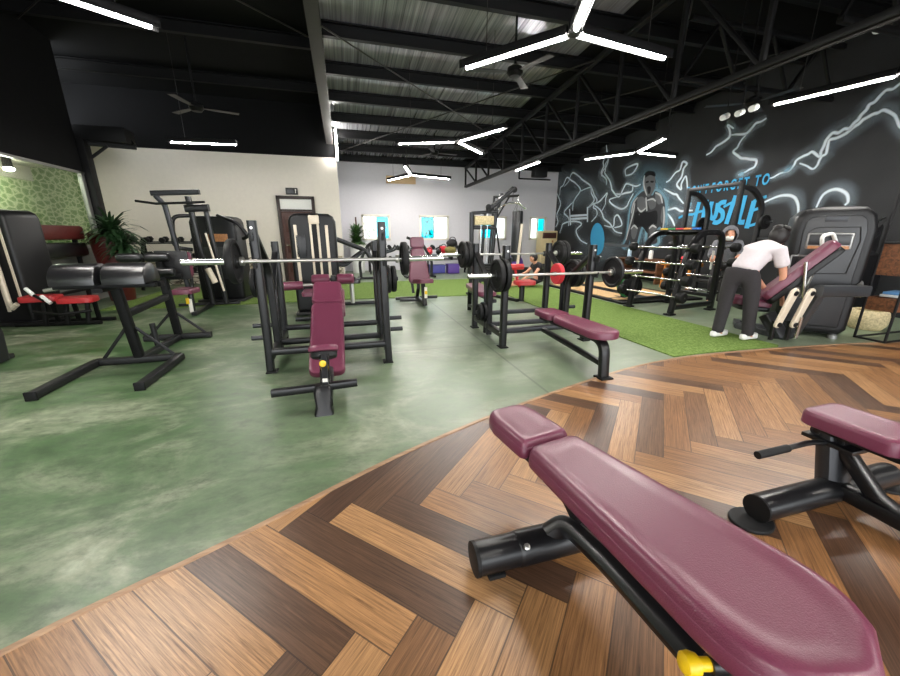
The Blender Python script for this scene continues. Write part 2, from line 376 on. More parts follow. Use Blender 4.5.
def round_path(P, r=.05, n=4):
    P = [V(p) for p in P]; out = [P[0]]
    for i in range(1, len(P)-1):
        a, b, c = P[i-1], P[i], P[i+1]; d1 = min(r, (a-b).length*.45); d2 = min(r, (c-b).length*.45)
        p, q = b+(a-b).normalized()*d1, b+(c-b).normalized()*d2
        for k in range(n+1): t = k/n; out.append(p*(1-t)**2+b*2*t*(1-t)+q*t*t)
    out.append(P[-1]); return out


# ================================================================== THE ROOM
XR, YB, YD, XL, YL = 8.4, 14.0, 11.4, -4.93, 9.6
def roofz(y): return 3.85+.08*(YB-y)
struct(MB().box((.9, 5., -.05), (16.4, 20, .1)).build('floor', 'green_concrete'))
# timber floor with its curved border
edge = [(-3.2,-.6),(-2.2,.45),(-1.6,.9),(-1.14,1.18),(-.95,1.29),(-.66,1.43),(-.46,1.54),(-.21,1.68),(.18,1.9),(.58,2.08),(.96,2.24),(1.4,2.41),(1.85,2.56),(2.38,2.73),(3.0,2.87),(3.6,2.92),(4.21,2.9),(4.9,2.86),(5.6,2.79),(6.2,2.7),(7.2,2.5),(8.38,2.2)]
def smooth(P, it=2):
    for _ in range(it):
        Q = [P[0]]
        for a, b in zip(P, P[1:]): Q += [(a[0]*.75+b[0]*.25, a[1]*.75+b[1]*.25), (a[0]*.25+b[0]*.75, a[1]*.25+b[1]*.75)]
        P = Q+[P[-1]]
    return P
E2 = smooth(edge)
b = MB(); top = [b.bm.verts.new((x, y, .006)) for x, y in E2]; low = [b.bm.verts.new((x, -4.2, .006)) for x, y in E2]
for i in range(len(E2)-1): b.bm.faces.new((top[i], top[i+1], low[i+1], low[i]))
tb = [b.bm.verts.new((x, y, 0.0005)) for x, y in E2]
for i in range(len(E2)-1): b.bm.faces.new((top[i], top[i+1], tb[i+1], tb[i]))
struct(b.build('floor', 'herringbone_wood'), 'herringbone timber floor with curved border')
struct(MB().sweep([(x, y, .006) for x, y in E2], rrect(.03, .01, .004, 1)).build('trim_1', 'trim_wood'))
# artificial turf: strip across the hall and lane along the mural
TX0, TX1 = 3.33, 4.88
b = MB()
poly = [(-4.2,7.62),(-2.08,7.62),(.02,7.66),(2.3,7.5),(TX0,7.45),(TX0,2.95)]+[(x, y+.045) for x, y in E2 if TX0+.03 < x < TX1-.02]+[(TX1,2.95),(TX1,10.45),(-4.2,10.35)]
f = [b.bm.verts.new((x, y, .012)) for x, y in poly]; b.bm.faces.new(f); g = [b.bm.verts.new((x, y, .0005)) for x, y in poly]
for i in range(len(poly)): j = (i+1) % len(poly); b.bm.faces.new((f[i], f[j], g[j], g[i]))
struct(b.build('floor', 'turf'), 'green artificial turf lane')
# back walls: nearer one on the left, farther one on the right
struct(MB().box(((-6.9-.05)/2, YD+.1, 1.65), (6.85, .2, 3.3)).build('wall_back', 'wall_white'), 'warm white back wall with the door')
struct(MB().box(((-6.9-.05)/2, YD+.1, 4.4), (6.85, .2, 2.2)).build('wall_back', 'wall_black'), 'black painted wall band over the white wall')
struct(MB().box((-.15, (YD+YB)/2+.1, 2.2), (.2, YB-YD-.2+.2, 4.4)).build('wall_back', 'wall_cool'))
struct(MB().box((-4.1, YD-.03, .34), (4.0, .06, .68), bev=.01).build('baseboard_back', 'stone_cladding'))
struct(MB().box((-.45, YD-.03, .34), (.72, .06, .68), bev=.01).build('baseboard_back', 'stone_cladding'))
WINS = []
for (u0, v0, u1, v1) in ((361,216,391,241),(419,215,449,241),(479,216,506,241),(530,216,545,241)):
    p, q = onY(u0, v0, YB), onY(u1, v1, YB); WINS.append((p.x, q.x, 1.08, 1.98))
b = MB(); xs = -.05
for (x0, x1, z0, z1) in WINS:
    b.box(((xs+x0)/2, YB+.1, 2.1), (x0-xs, .2, 4.2)); b.box(((x0+x1)/2, YB+.1, z0/2), (x1-x0, .2, z0)); b.box(((x0+x1)/2, YB+.1, (z1+4.2)/2), (x1-x0, .2, 4.2-z1)); xs = x1
b.box(((xs+XR+.2)/2, YB+.1, 2.1), (XR+.2-xs, .2, 4.2))
struct(b.build('wall_back', 'wall_cool'), 'cool white far wall with four small windows')
for i, (x0, x1, z0, z1) in enumerate(WINS):
    w = x1-x0; m = MB()
    for (c, s) in ((((x0+.04), YB+.05, (z0+z1)/2), (.08,.14,z1-z0)), ((x1-.04, YB+.05, (z0+z1)/2), (.08,.14,z1-z0)), (((x0+x1)/2, YB+.05, z0+.04), (w,.14,.08)), (((x0+x1)/2, YB+.05, z1-.04), (w,.14,.08)), (((x0+x1)/2, YB+.06, (z0+z1)/2), (.05,.1,z1-z0))): m.box(c, s, bev=.006)
    win = struct(m.build('window_%d' % (i+1), 'teal_frame')); mid = (x0+x1)/2
    tl = (x0+.06, mid) if i in (1, 2) else (mid, x1-.06); cl = (mid, x1-.06) if i in (1, 2) else (x0+.06, mid)
    MB().box(((tl[0]+tl[1])/2, YB+.06, (z0+z1)/2), (tl[1]-tl[0], .012, z1-z0-.12)).build('teal_pane', 'teal_glass', win)
    MB().box(((cl[0]+cl[1])/2, YB+.09, (z0+z1)/2), (cl[1]-cl[0], .012, z1-z0-.12)).build('clear_pane', 'clear_glass', win)
# mural wall
struct(MB().box((XR+.1, 4.9, 2.6), (.2, 18.4, 5.2)).build('wall_right', 'mural_black'))
# left wall: dark above, mirror-like glazed partition in the middle, grey below
zt, zb = 2.48, 1.02
struct(MB().box((XL-.1, (YL-4.2)/2, (zt+5.6)/2), (.2, YL+4.2, 5.6-zt)).build('wall_left', 'wall_black'), 'black painted upper left wall')
struct(MB().box((XL-.1, (YL-4.2)/2, zb/2), (.2, YL+4.2, zb)).build('wall_left', 'grey_skirt'), 'grey lower left wall')
struct(MB().box((XL-.85, (YD-4.2)/2, 1.8), (.1, YD+4.2, 3.6)).build('wall_left', 'leaf_wallpaper'), 'wall of green leaf pattern behind the glazed partition')
struct(MB().box((XL-.5, (YL-4.2)/2, 2.55), (.8, YL+4, .06)).build('ceiling', 'wall_white'), 'low white ceiling behind the partition')
struct(MB().box((XL-.785, (YL-4.2)/2, 2.42), (.03, YL+4, .3)).build('trim_2', 'wall_white'))
wn = MB()
for y in (YL-.06, 6.4, 3.2, 0, -3.2): wn.box((XL-.02, y, (zt+zb)/2), (.07, .09, zt-zb))
wn.box((XL-.02, (YL-4.2)/2, zt-.02), (.07, YL+4.2, .04)); wn.box((XL-.02, (YL-4.2)/2, zb+.03), (.07, YL+4.2, .06))
w5 = struct(wn.build('window_5', 'aluminium')); MB().box((XL-.03, (YL-4.2)/2, (zt+zb)/2), (.012, YL+4.1, zt-zb-.06)).build('partition_pane', 'partition_glass', w5)
for i, y_ in enumerate((3.5, 6.2, 8.4)):
    tc_ = thing('ceiling_spotlight', ['spotlight behind the partition, nearest','spotlight behind the partition, in the middle','spotlight behind the partition, farthest by the column'][i], 'spotlight', (XL-.4, y_, 2.4)); hs = MB().tube([(XL-.4,y_,2.53),(XL-.4,y_,2.36)], .06, 14).build('lamp_head', 'steel_dark', tc_); MB().ball((XL-.4,y_,2.335), .07, (1,1,.5)).build('bulb', 'lamp_white', hs)
struct(MB().box((.75, -4.3, 4.2), (15.7, .2, 3.0)).build('wall_light_block', 'wall_white'), 'unseen white header added over the open side to block sky light')  # out of view, added to keep sky light off the ceiling
# column at the end of the left wall with its bracket beam
struct(MB().box((XL+.02, YL+.1, 1.55), (.22, .2, 3.1), bev=.01).build('column_left', 'steel_dark'))
struct(MB().bar([(XL, YL+.15, 3.05), (XL+.85, YL+.35, 3.05)], .1, .1).bar([(XL+.05, YL+.15, 2.72), (XL+.42, YL+.2, 3.02)], .05, .05).bar([(XL+.85, YL+.35, 3.05), (XL+.7, YL+.35, 3.32)], .05, .05).box((XL+.35, YL+.3, 3.22), (.9, .4, .28), bev=.01).build('trim_3', 'steel_dark'), 'black steel bracket beam at the column head')
# roof
def roof(name, x0, x1, y0, y1, dz, mat, lab):
    b = MB(); q = [b.bm.verts.new((x, y, roofz(y)+dz)) for x, y in ((x0,y0),(x1,y0),(x1,y1),(x0,y1))]; t = [b.bm.verts.new(v.co+V((0,0,.05))) for v in q]
    b.bm.faces.new(q); b.bm.faces.new(t)
    for i in range(4): j = (i+1) % 4; b.bm.faces.new((q[i], q[j], t[j], t[i]))
    return struct(b.build(name, mat), lab)
roof('ceiling', -.15, 4.35, 3.2, YB+.2, 0, 'foil_insulation', 'silver foil roof lining between the purlins')
roof('ceiling', 4.35, XR+.2, -4.2, YB+.2, 0, 'ceiling_black', 'roof lining over the mural side, its dark reflection coloured black')  # the foil's dark reflection on this side is put into a black colour
roof('ceiling', -.15, 4.35, -4.2, 3.2, 0, 'ceiling_black', 'black roof lining over the timber floor')
roof('ceiling', -7., -.15, -4.2, YD+.2, .5, 'ceiling_black', 'black roof lining on the left side')
b = MB(); q = [(-.15,-4.2,roofz(-4.2)-.1),(-.15,YD+.2,roofz(YD)-.1),(-.15,YD+.2,roofz(YD)+.6),(-.15,-4.2,roofz(-4.2)+.6)]
b.rings([[V(p) for p in q], [V(p)+V((-.05,0,0)) for p in q]]); struct(b.build('trim_4', 'ceiling_black'), 'black fascia between the two roof bays')
def purlin(i, x0, x1, y, dz):
    z = roofz(y)+dz
    struct(MB().box(((x0+x1)/2, y, z-.11), (x1-x0, .05, .2)).box(((x0+x1)/2, y-.035, z-.205), (x1-x0, .09, .02)).box(((x0+x1)/2, y-.035, z-.02), (x1-x0, .09, .02)).build('roof_purlin', 'steel_dark'))
y = YB-.15; k = 0
while y > 3.0:
    purlin(k, -.1, XR, y, 0); k += 1; y -= 1.15
for y in (10.2, 8.4, 6.6, 4.8): purlin(k, -6.2, -.2, y, .5)
# rafter running up the slope
r0, r1 = V((-.19, YB-.1, roofz(YB)-.12)), V((-.19, -2, roofz(-2)-.12-.1))
I = [(-.09,-.15),(.09,-.15),(.09,-.13),(.012,-.13),(.012,.13),(.09,.13),(.09,.15),(-.09,.15),(-.09,.13),(-.012,.13),(-.012,-.13),(-.09,-.13)]
struct(MB().sweep([V((-.19, YD-.02, roofz(YD)-.28)), V((-.19,-2,roofz(-2)-.28))], I).build('roof_rafter', 'steel_grey'))
# truss parallel to the mural wall
def truss(X, y0, y1, zb0, zb1, n, drop=.12):
    b = MB(); P = lambda y: V((X, y, zb0+(zb1-zb0)*(y-y0)/(y1-y0))); T = lambda y: V((X, y, roofz(y)-drop-.16))
    b.bar([P(y0), P(y1)], .09, .08); b.bar([T(y0), T(y1)], .09, .09)
    for i in range(n+1):
        y = y0+(y1-y0)*i/n; b.bar([P(y), T(y)], .06, .05, up=(0,1,0))
        if i < n: y2 = y0+(y1-y0)*(i+1)/n; b.bar([P(y2), T(y)], .05, .045, up=(0,1,0))
    return b
struct(truss(4.42, 13.7, 1.2, 2.98, 3.0, 11).build('roof_truss', 'steel_dark'), 'black steel roof truss parallel to the mural wall')
struct(MB().bar([(4.42,13.6,2.93),(4.42,1.2,2.95)], .03, .02).build('trim_5', 'steel_grey'))
for (x0, y0, x1, y1, z) in ((-.1,12.5,4.3,6.3,-.35),(-.1,6.4,4.3,10.4,-.35),(4.5,9,8.2,4.4,-.3),(4.5,4.6,8.2,8.6,-.3),(-4.6,4.6,-.3,7.8,.18),(-4.6,8.3,-.3,4.4,.18)):
    struct(MB().tube([(x0, y0, roofz(y0)+z), (x1, y1, roofz(y1)+z)], .012, 6).build('bracing_rod', 'steel_grey'))
for (x0, y0, x1, y1) in ((5.3,3.4,8.1,3.4),(5.0,5.1,8.2,5.1)):
    b = MB(); b.bar([(x0,y0,3.5),(x1,y1,3.5)], .07, .07).bar([(x0,y0,roofz(y0)-.3),(x1,y1,roofz(y1)-.3)], .07, .07)
    for i in range(6): a = x0+(x1-x0)*i/6; c = x0+(x1-x0)*(i+1)/6; b.bar([(a,y0,3.5),(c,y0,roofz(y0)-.3)] if i % 2 == 0 else [(a,y0,roofz(y0)-.3),(c,y0,3.5)], .045, .045, up=(0,1,0))
    struct(b.build('roof_truss', 'steel_dark'), 'dark cross truss over the mural side')
# door on the left part of the back wall
p0, p1 = onY(276, 196, YD), onY(314, 196, YD); dx0, dx1, dzt = p0.x, p1.x, 2.29
b = MB().box((dx0+.04, YD-.04, dzt/2), (.08,.12,dzt), bev=.008).box((dx1-.04, YD-.04, dzt/2), (.08,.12,dzt), bev=.008).box(((dx0+dx1)/2, YD-.04, dzt-.04), (dx1-dx0,.12,.08), bev=.008).box(((dx0+dx1)/2, YD-.04, dzt-.37), (dx1-dx0,.1,.05))
dr = struct(b.build('door_1', 'dark_frame'))
b = MB().box(((dx0+dx1)/2, YD-.02, (dzt-.4)/2), (dx1-dx0-.16,.04,dzt-.4))
for zc in (.45, 1.0, 1.55):
    for s in (-1, 1): b.box(((dx0+dx1)/2+s*.19, YD-.045, zc), (.28,.02,.42), bev=.008)
b.build('door_leaf', 'door_wood', dr); MB().box(((dx0+dx1)/2, YD-.02, dzt-.21), (dx1-dx0-.16,.03,.26)).build('transom_pane', 'white_plastic', dr)
MB().tube([(dx0+.14, YD-.05, 1.0), (dx0+.14, YD-.1, 1.0), (dx0+.26, YD-.1, 1.0)], .012, 8).build('door_handle', 'chrome', dr)
ex = onY(292, 191.5, YD)
t = thing('exit_sign', 'small black sign box on the white wall above the door', 'sign', (ex.x, YD-.06, ex.z-.08))
MB().box((ex.x, YD-.05, ex.z), (.3,.07,.17), bev=.008).build('case', 'matte_black', t); MB().box((ex.x-.04, YD-.088, ex.z), (.17,.006,.1)).build('panel', 'grey_metal', t)
MB().ball((ex.x+.1, YD-.09, ex.z+.035), .018).bar([(ex.x+.1,YD-.09,ex.z+.02),(ex.x+.095,YD-.09,ex.z-.05)], .03, .012).build('pictogram', 'white_plastic', t)
# outside greenery seen through the windows
for i, (x, z, w) in enumerate(((.9,1.1,.9),(3.4,1.2,.9),(5.6,1.3,.9),(7.6,1.35,.8))):
    b = MB()
    for k in range(230):
        a = random.random()*2*PI; rr = random.random()**.5*w*.6; c = V((x+rr*math.cos(a), YB+1.6+random.random()*.5, .1+random.random()*(z+.75))); d = V((random.uniform(-1,1), random.uniform(-1,.2), random.uniform(-.3,1))).normalized(); s = V((d.y,-d.x,.2)).normalized()*.05
        q = [c, c+d*.08+s, c+d*.2, c+d*.08-s]; b.bm.faces.new([b.bm.verts.new(p) for p in q])
    g = thing('garden_shrub', ['pale green shrub outside the leftmost window','pale green shrub outside the window behind the upright bench','pale green shrub outside the window behind the cable machine','pale green shrub outside the rightmost window'][i], 'shrub', (x, YB+1.8, 0), group='shrubs outside the windows')
    b.build('foliage', 'leaf_pale', g); MB().tube([(x, YB+1.8, -.1), (x+.03, YB+1.8, .5)], .03, 8).build('stem', 'door_wood', g)
struct(MB().box((1.5, 17, -.12), (16, 5.6, .1)).build('ground_outside', 'grey_skirt'))

# ------------------------------------------------------------------ lamps
def light_arm(b_h, b_t, c, ang, L):
    d = V((math.cos(ang), math.sin(ang), 0)); c = V(c); a, e = c+d*.06, c+d*L
    sec = [(-.045,-.03),(.045,-.03),(.045,-.024),(.052,-.024),(.052,.045),(-.052,.045),(-.052,-.024),(-.045,-.024)]
    b_h.bar([a+V((0,0,.015)), e+V((0,0,.015))], .1, .06, r=.006)
    for s in (-1, 1):
        w = V((-d.y, d.x, 0))*.047*s; b_h.bar([a+w-V((0,0,.02)), e+w-V((0,0,.02))], .006, .03, r=.001)
    b_t.tube([a-V((0,0,.026))+d*.02, e-V((0,0,.026))-d*.06], .021, 10)
def star_light(c, angs, L, label, hang=True):
    t = thing('ceiling_light', label, 'light', c, group=None)
    h, q = MB(), MB()
    for a in angs: 
        hh, qq = MB(), MB(); light_arm(hh, qq, c, math.radians(a), L); qq.build('tube', 'lamp_white', hh.build('housing', 'steel_dark', t), 'white glowing tube')
    if len(angs) > 1: MB().lathe([(0,-.035),(.06,-.035),(.065,.05),(0,.05)], Matrix.Translation(V(c)), 6).build('hub', 'steel_dark', t)
    b = MB()
    for a in angs:
        p = V(c)+V((math.cos(math.radians(a)), math.sin(math.radians(a)), 0))*L*.75; zz = roofz(p.y)+(.5 if p.x < -.2 else 0)-.01
        b.tube([p+V((0,0,.04)), V((p.x, p.y, zz))], .004, 5)
    b.build('hanging_wire', 'steel_grey', t)
    return t
star_light((2.08,3.38,3.0), (128,8,248), 1.2, 'largest three-armed tube light, hanging nearest at the top of the photo')
star_light((2.21,7.35,3.0), (158,47,-66), 1.2, 'three-armed tube light hanging between the rafter and the truss, second from the front')
star_light((2.03,11.54,3.0), (112,18,-106), 1.4, 'three-armed tube light hanging farthest off, before the white far wall')
star_light((6.17,7.21,3.0), (125,-109,5), 1.16, 'three-armed tube light hanging in front of the mural lifter')
star_light((6.05,3.12,3.0), (106,-14,226), 1.2, 'tube light at the right edge, reaching out over the mural')
star_light((-2.32,3.68,3.0), (33,153,273), 1.1, 'tube light cut off by the top edge at upper left')
star_light((-1.83,8.71,3.0), (175,), 1.27, 'single straight tube light against the black band at left')
star_light((2.3,-1.2,3.0), (128,8,248), 1.2, 'unseen three-armed tube light added for fill behind the viewpoint')  # this and the next two lamps are unseen, added to light the hall
star_light((-2.4,-1.6,3.0), (128,8,248), 1.2, 'unseen three-armed tube light added for fill behind the viewpoint on the left')
star_light((5.9,-1.4,3.0), (128,8,248), 1.2, 'unseen three-armed tube light added for fill behind the viewpoint on the right')
t = thing('wall_light', 'vertical tube light on the edge where the white walls step back', 'light', (-.03, YD-.08, 3.3))
MB().box((-.03, YD-.03, 3.62), (.06, .04, .8)).build('housing', 'steel_dark', t); MB().tube([(-.02, YD-.08, 3.24),(-.02, YD-.08, 4.0)], .02, 10).build('tube', 'lamp_white', t, 'white glowing tube')
t = thing('strip_light', 'short tube light fixed under the roof truss', 'light', (4.42, 8.9, 2.9))
MB().bar([(4.42,9.5,2.905),(4.42,8.2,2.905)], .05, .04).build('housing', 'steel_dark', t); MB().tube([(4.47,9.3,2.9),(4.47,9.3,roofz(9.3)-.01)], .004, 5).build('hanging_wire', 'steel_grey', t); MB().tube([(4.42,9.45,2.875),(4.42,8.25,2.875)], .018, 8).build('tube', 'lamp_white', t, 'white glowing tube')
def fan(c, label, ph):
    t = thing('ceiling_fan', label, 'fan', c); c = V(c); zt_ = roofz(c.y)+(.5 if c.x < -.2 else 0)
    MB().tube([c+V((0,0,.05)), V((c.x, c.y, zt_-.01))], .018, 8).build('rod', 'steel_dark', t)
    MB().lathe([(0,-.07),(.08,-.06),(.12,-.01),(.11,.05),(.05,.09),(0,.09)], Matrix.Translation(c)).build('motor', 'steel_dark', t)
    for k in range(3):
        a = ph+k*2*PI/3; d = V((math.cos(a), math.sin(a), 0)); MB().sweep([c+d*.1, c+d*.3, c+d*.68], rrect(.11,.008,.003,1), scales=[.5,1,1.15]).build('blade', 'steel_grey', t)
fan((-2.42,8.5,3.5), 'dark ceiling fan in front of the black band above the white wall at left', .3)
fan((2.62,5.8,3.6), 'dark ceiling fan beside the largest tube light', .9)
fan((2.7,11.3,3.55), 'dark ceiling fan farthest off near the white far wall', .1)
fan((6.6,5.2,3.35), 'dark ceiling fan above the spotlights by the mural wall', .5)
for i, (u, v) in enumerate(((726,115),(741,111),(755,106))):
    p = onZ(u, v, 2.95); t = thing('spotlight', ['white spotlight farthest left of the three beside the tube light','white spotlight in the middle of the three beside the tube light','white spotlight touching the end of the right tube light'][i], 'spotlight', p)
    MB().tube([p+V((.05,.02,0)), p+V((-.09,-.03,-.05))], .04, 14).build('lamp_head', 'white_plastic', t); MB().tube([p+V((.02,.01,.03)), p+V((.02,.01,.12)), (p.x+.02,p.y+.01, roofz(p.y)-.02)], .008, 6).build('stem', 'steel_dark', t)
p = onX(883, 25, XR-.3); t = thing('spotlight', 'white spotlight alone at the upper right corner', 'spotlight', p)
MB().tube([p, p+V((-.18,-.05,-.1))], .06, 14).build('lamp_head', 'white_plastic', t); MB().box(p+V((.1,.05,.12)), (.18,.18,.22), bev=.02).build('bracket', 'steel_dark', t)
p = onY(537, 174, YB-.25); t = thing('wall_speaker', 'black speaker box on a shelf bracket high on the far white wall', 'speaker', p)
MB().box(p+V((.1,0,.05)), (.55,.3,.34), bev=.03).build('cabinet', 'matte_black', t); MB().bar([p+V((-.65,.2,-.16)), p+V((.7,.2,-.16))], .05, .05).bar([p+V((-.65,.2,-.16)), p+V((-.65,.2,.5))], .05, .05, up=(0,1,0)).build('bracket', 'steel_dark', t)
p = onY(401, 180, YB-.03); tag(MB().box(p, (1.05,.05,.25), bev=.005).build('wall_board', 'tan_board'), 'small tan board high on the far white wall behind the farthest tube light', 'board')

# ------------------------------------------------------------------ mural painted on the black wall
mural = thing('wall_mural', 'spray painted mural of white lightning, a lifter and blue lettering on the black wall', 'mural', (XR-.005, 8, 1.0))
LAY = [0]
def paint_mesh(b, dens, name, mat):
    lay = b.bm.verts.layers.float.new('spray_cover')
    for v, d in zip(b.bm.verts, dens): v[lay] = d
    return b.build(name, mat, mural)
def nextx(): LAY[0] += 1; return XR-.003-LAY[0]*.0006
def catmull(P, n=6):
    P = [V((p[0], p[1], 0)) for p in P]; out = []
    for i in range(len(P)-1):
        a, b_, c, d = P[max(0, i-1)], P[i], P[i+1], P[min(len(P)-1, i+2)]
        for k in range(n): t_ = k/n; out.append(.5*((2*b_)+(c-a)*t_+(2*a-5*b_+4*c-d)*t_*t_+(3*b_-a-3*c+d)*t_**3))
    out.append(P[-1]); return out
def wallpt(u, v): p = onX(u, v, XR); return V((p.y, p.z, 0))
def stroke(strokes, w, name, mat, soft=True, taper=True, crv=True):
    """a ribbon of paint along each pixel polyline, w metres wide; density falls off to the ribbon's rims when sprayed"""
    b = MB(); dens = []; X = nextx()
    for S_ in strokes:
        P = [wallpt(*s) for s in S_]; P = catmull(P) if crv else P; n = len(P); rows = []
        for i, p in enumerate(P):
            t_ = (P[min(n-1, i+1)]-P[max(0, i-1)]); t_ = t_.normalized() if t_.length > 1e-6 else V((1,0,0)); s = V((-t_.y, t_.x, 0))
            k = w*(.5+.5*math.sin(PI*(i+.5)/n)) if taper else w
            row = []
            for a, d in (((-1,0),(-.3,1),(.3,1),(1,0)) if soft else ((-.5,1),(-.16,1),(.16,1),(.5,1))):
                q = p+s*a*k; row.append(b.bm.verts.new((X, q.x, q.y))); dens.append(d)
            rows.append(row)
        for A, B in zip(rows, rows[1:]):
            for j in range(3): b.bm.faces.new((A[j], A[j+1], B[j+1], B[j]))
    return paint_mesh(b, dens, name, mat)
def blob(list_, name, mat):
    b = MB(); dens = []; X = nextx()
    for (u, v, ru, rv, rot) in list_:
        c = wallpt(u, v); e = wallpt(u+1, v); f_ = wallpt(u, v+1); su, sv = (e-c), (f_-c)
        R = [[b.bm.verts.new((X, c.x, c.y))]]; dens.append(1)
        for k, d in ((.35,.8),(.7,.3),(1,0)):
            ring = []
            for i in range(20):
                a = 2*PI*i/20; x, y = ru*k*math.cos(a), rv*k*math.sin(a); x, y = x*math.cos(rot)-y*math.sin(rot), x*math.sin(rot)+y*math.cos(rot)
                q = c+su*x+sv*y; ring.append(b.bm.verts.new((X, q.x, q.y))); dens.append(d)
            R.append(ring)
        for i in range(20):
            j = (i+1) % 20; b.bm.faces.new((R[0][0], R[1][i], R[1][j]))
            for A, B in zip(R[1:], R[2:]): b.bm.faces.new((A[i], B[i], B[j], A[j]))
    return paint_mesh(b, dens, name, mat)
def patch(polys, name, mat):
    b = MB(); dens = []; X = nextx()
    for P in polys:
        P = P if isinstance(P[0][0], (int, float)) else P[0]
        Q = catmull(list(P)+[P[0]], 4)[:-1]
        vs = [b.bm.verts.new((X, *wallpt(q.x, q.y).xy)) for q in Q]; dens += [1]*len(vs); b.bm.faces.new(vs)
    return paint_mesh(b, dens, name, mat)
z7 = lambda L: [(560+x/4.507, 160+y/4.507) for x, y in L]
z3 = lambda L: [(600+x/3, y/3) for x, y in L]
zc = lambda L: [(780+x/3.76, 180+y/3.76) for x, y in L]
z8 = lambda L: [(680+x/6.76, 160+y/6.76) for x, y in L]
bolts = [z7(q) for q in ([(0,160),(30,80),(70,105),(95,135),(60,190),(60,230)], [(95,140),(140,125),(155,180),(130,215),(200,165),(215,150),(190,230)], [(215,-30),(205,60),(240,140),(265,165),(300,110),(340,120),(365,108)],
  [(265,165),(225,180),(235,200),(275,220),(310,190),(330,150)], [(200,295),(240,300),(245,260),(265,248),(280,290),(245,302)], [(0,330),(20,285),(60,275),(100,290),(75,320),(90,360),(122,378)],
  [(480,100),(520,60),(555,10),(575,18),(550,75),(530,110),(545,130),(565,75),(575,130),(582,165)], [(475,220),(520,215),(545,232),(575,230),(600,228)], [(485,240),(505,265),(520,300)], [(300,75),(295,45),(320,25),(350,20),(330,60),(300,70)], [(-30,120),(-10,160),(0,220),(-20,300)])]
bolts += [z3(q) for q in ([(320,465),(350,440),(390,408),(385,375),(402,385)], [(395,405),(440,400),(470,370),(500,355)], [(440,405),(400,455),(425,475),(470,480),(465,500),(415,525)],
  [(510,535),(570,510),(590,480),(640,455),(660,470),(680,420),(700,400),(750,385),(800,330),(850,280),(960,225)], [(600,490),(640,508),(680,460),(690,420),(740,400),(790,360),(850,330),(885,345),(930,420)], [(20,430),(25,480),(5,530)], [(-30,300),(0,330),(20,420)])]
def jag(P, a):
    rr = random.Random(int(P[0][0]*7+P[0][1])); Q = [P[0]]
    for p, q in zip(P, P[1:]):
        l = math.hypot(q[0]-p[0], q[1]-p[1]); n_ = max(1, int(l/5))
        for k in range(1, n_+1): f = k/n_; e = a*(1 if k < n_ else .3); Q.append((p[0]+(q[0]-p[0])*f+rr.uniform(-e, e), p[1]+(q[1]-p[1])*f+rr.uniform(-e, e)))
    return Q
bolts = [jag(q, 2.2) for q in bolts[:11]]+[jag(q, 1.2) for q in bolts[11:]]
bolts += [jag(z7(q), 2.5) for q in ([(20,120),(60,60),(100,90),(150,130),(170,250),(140,280)], [(150,200),(190,240),(230,290),(280,330)], [(60,190),(20,240),(40,300)], [(330,110),(300,150),(250,150)], [(205,-10),(190,60),(215,110)], [(470,130),(510,150),(560,200)])]
bolts += [zc(q) for q in ([(-60,85),(0,60),(50,62),(70,95),(68,150)], [(138,104),(165,55),(210,35),(250,50),(258,80),(245,95)])]
blob([(650,200,32,42,0),(650,190,22,30,0)], 'blue_haze', 'spray_blue_haze')
for q in [(606,180,10,12,0),(570,200,12,10,0),(560,218,9,8,0),(600,212,12,7,0),(690,195,10,14,0),(742,174,12,7,-.3),(786,172,14,7,-.4),(778,199,12,6,-.2),(762,122,10,6,-.6),(735,130,6,5,0),(632,177,10,8,0),(560,180,12,20,0),(600,250,30,18,0),(580,190,30,22,0),(690,215,16,20,0)]: blob([q], 'smoke', 'spray_glow')
for q in bolts: stroke([q], .2, 'lightning_glow', 'spray_glow'); LAY[0] -= 1
LAY[0] += 1
for q in bolts: stroke([q], .04, 'lightning', 'spray_white'); LAY[0] -= 1
LAY[0] += 1
for q in [(742,174,8,4,-.5),(788,170,10,4,-.5),(690,204,5,7,.2)]: blob([q], 'blue_smoke', 'spray_blue_haze')
# lifter
outline = z7([(352,160),(330,190),(318,240),(312,300),(305,350),(290,385),(312,378),(322,330),(318,372),(345,378),(360,330),(372,300),(395,310),(400,372),(440,372),(437,320),(455,300),(462,330),(470,300),(476,240),(474,190),(458,155),(432,140),(418,160),(392,150),(378,140)])
stroke([outline+[outline[0]]], .2, 'figure_halo', 'spray_blue_haze'); patch([outline], 'figure_body', 'spray_midgrey')
patch([z7([(340,238),(360,228),(400,236),(436,228),(442,262),(432,300),(400,300),(396,330),(372,300),(350,306),(335,290)])], 'figure_shorts', 'spray_dark')
patch([z7([(400,52),(428,58),(432,90),(428,130),(412,160),(395,165),(382,140),(378,100),(384,66)])], 'figure_head', 'spray_grey')
for q in [z7([(398,48),(428,54),(430,74),(408,68),(386,80),(380,70)]), z7([(388,98),(400,94),(402,101),(390,104)]), z7([(410,94),(424,94),(423,102),(411,101)]), z7([(395,124),(405,118),(412,126),(408,150),(398,150)])]: patch([q], 'figure_face_mark', 'spray_dark'); LAY[0] -= 1
LAY[0] += 1
for q in [z7([(352,170),(375,165),(392,185),(388,215),(365,232),(350,215)]), z7([(398,188),(420,178),(436,190),(430,215),(408,222)]), z7([(432,148),(455,165),(462,190),(446,200),(432,175)]), z7([(330,200),(340,195),(338,225),(326,260),(320,250)]), z7([(462,215),(470,210),(470,260),(462,285),(456,260)]), z7([(322,310),(340,298),(352,315),(340,355),(326,350)]), z7([(404,310),(422,298),(438,310),(430,345),(412,355)]), z7([(356,30+214),(362,242),(360,250)])]: patch([q], 'figure_muscle', 'spray_grey'); LAY[0] -= 1
LAY[0] += 1
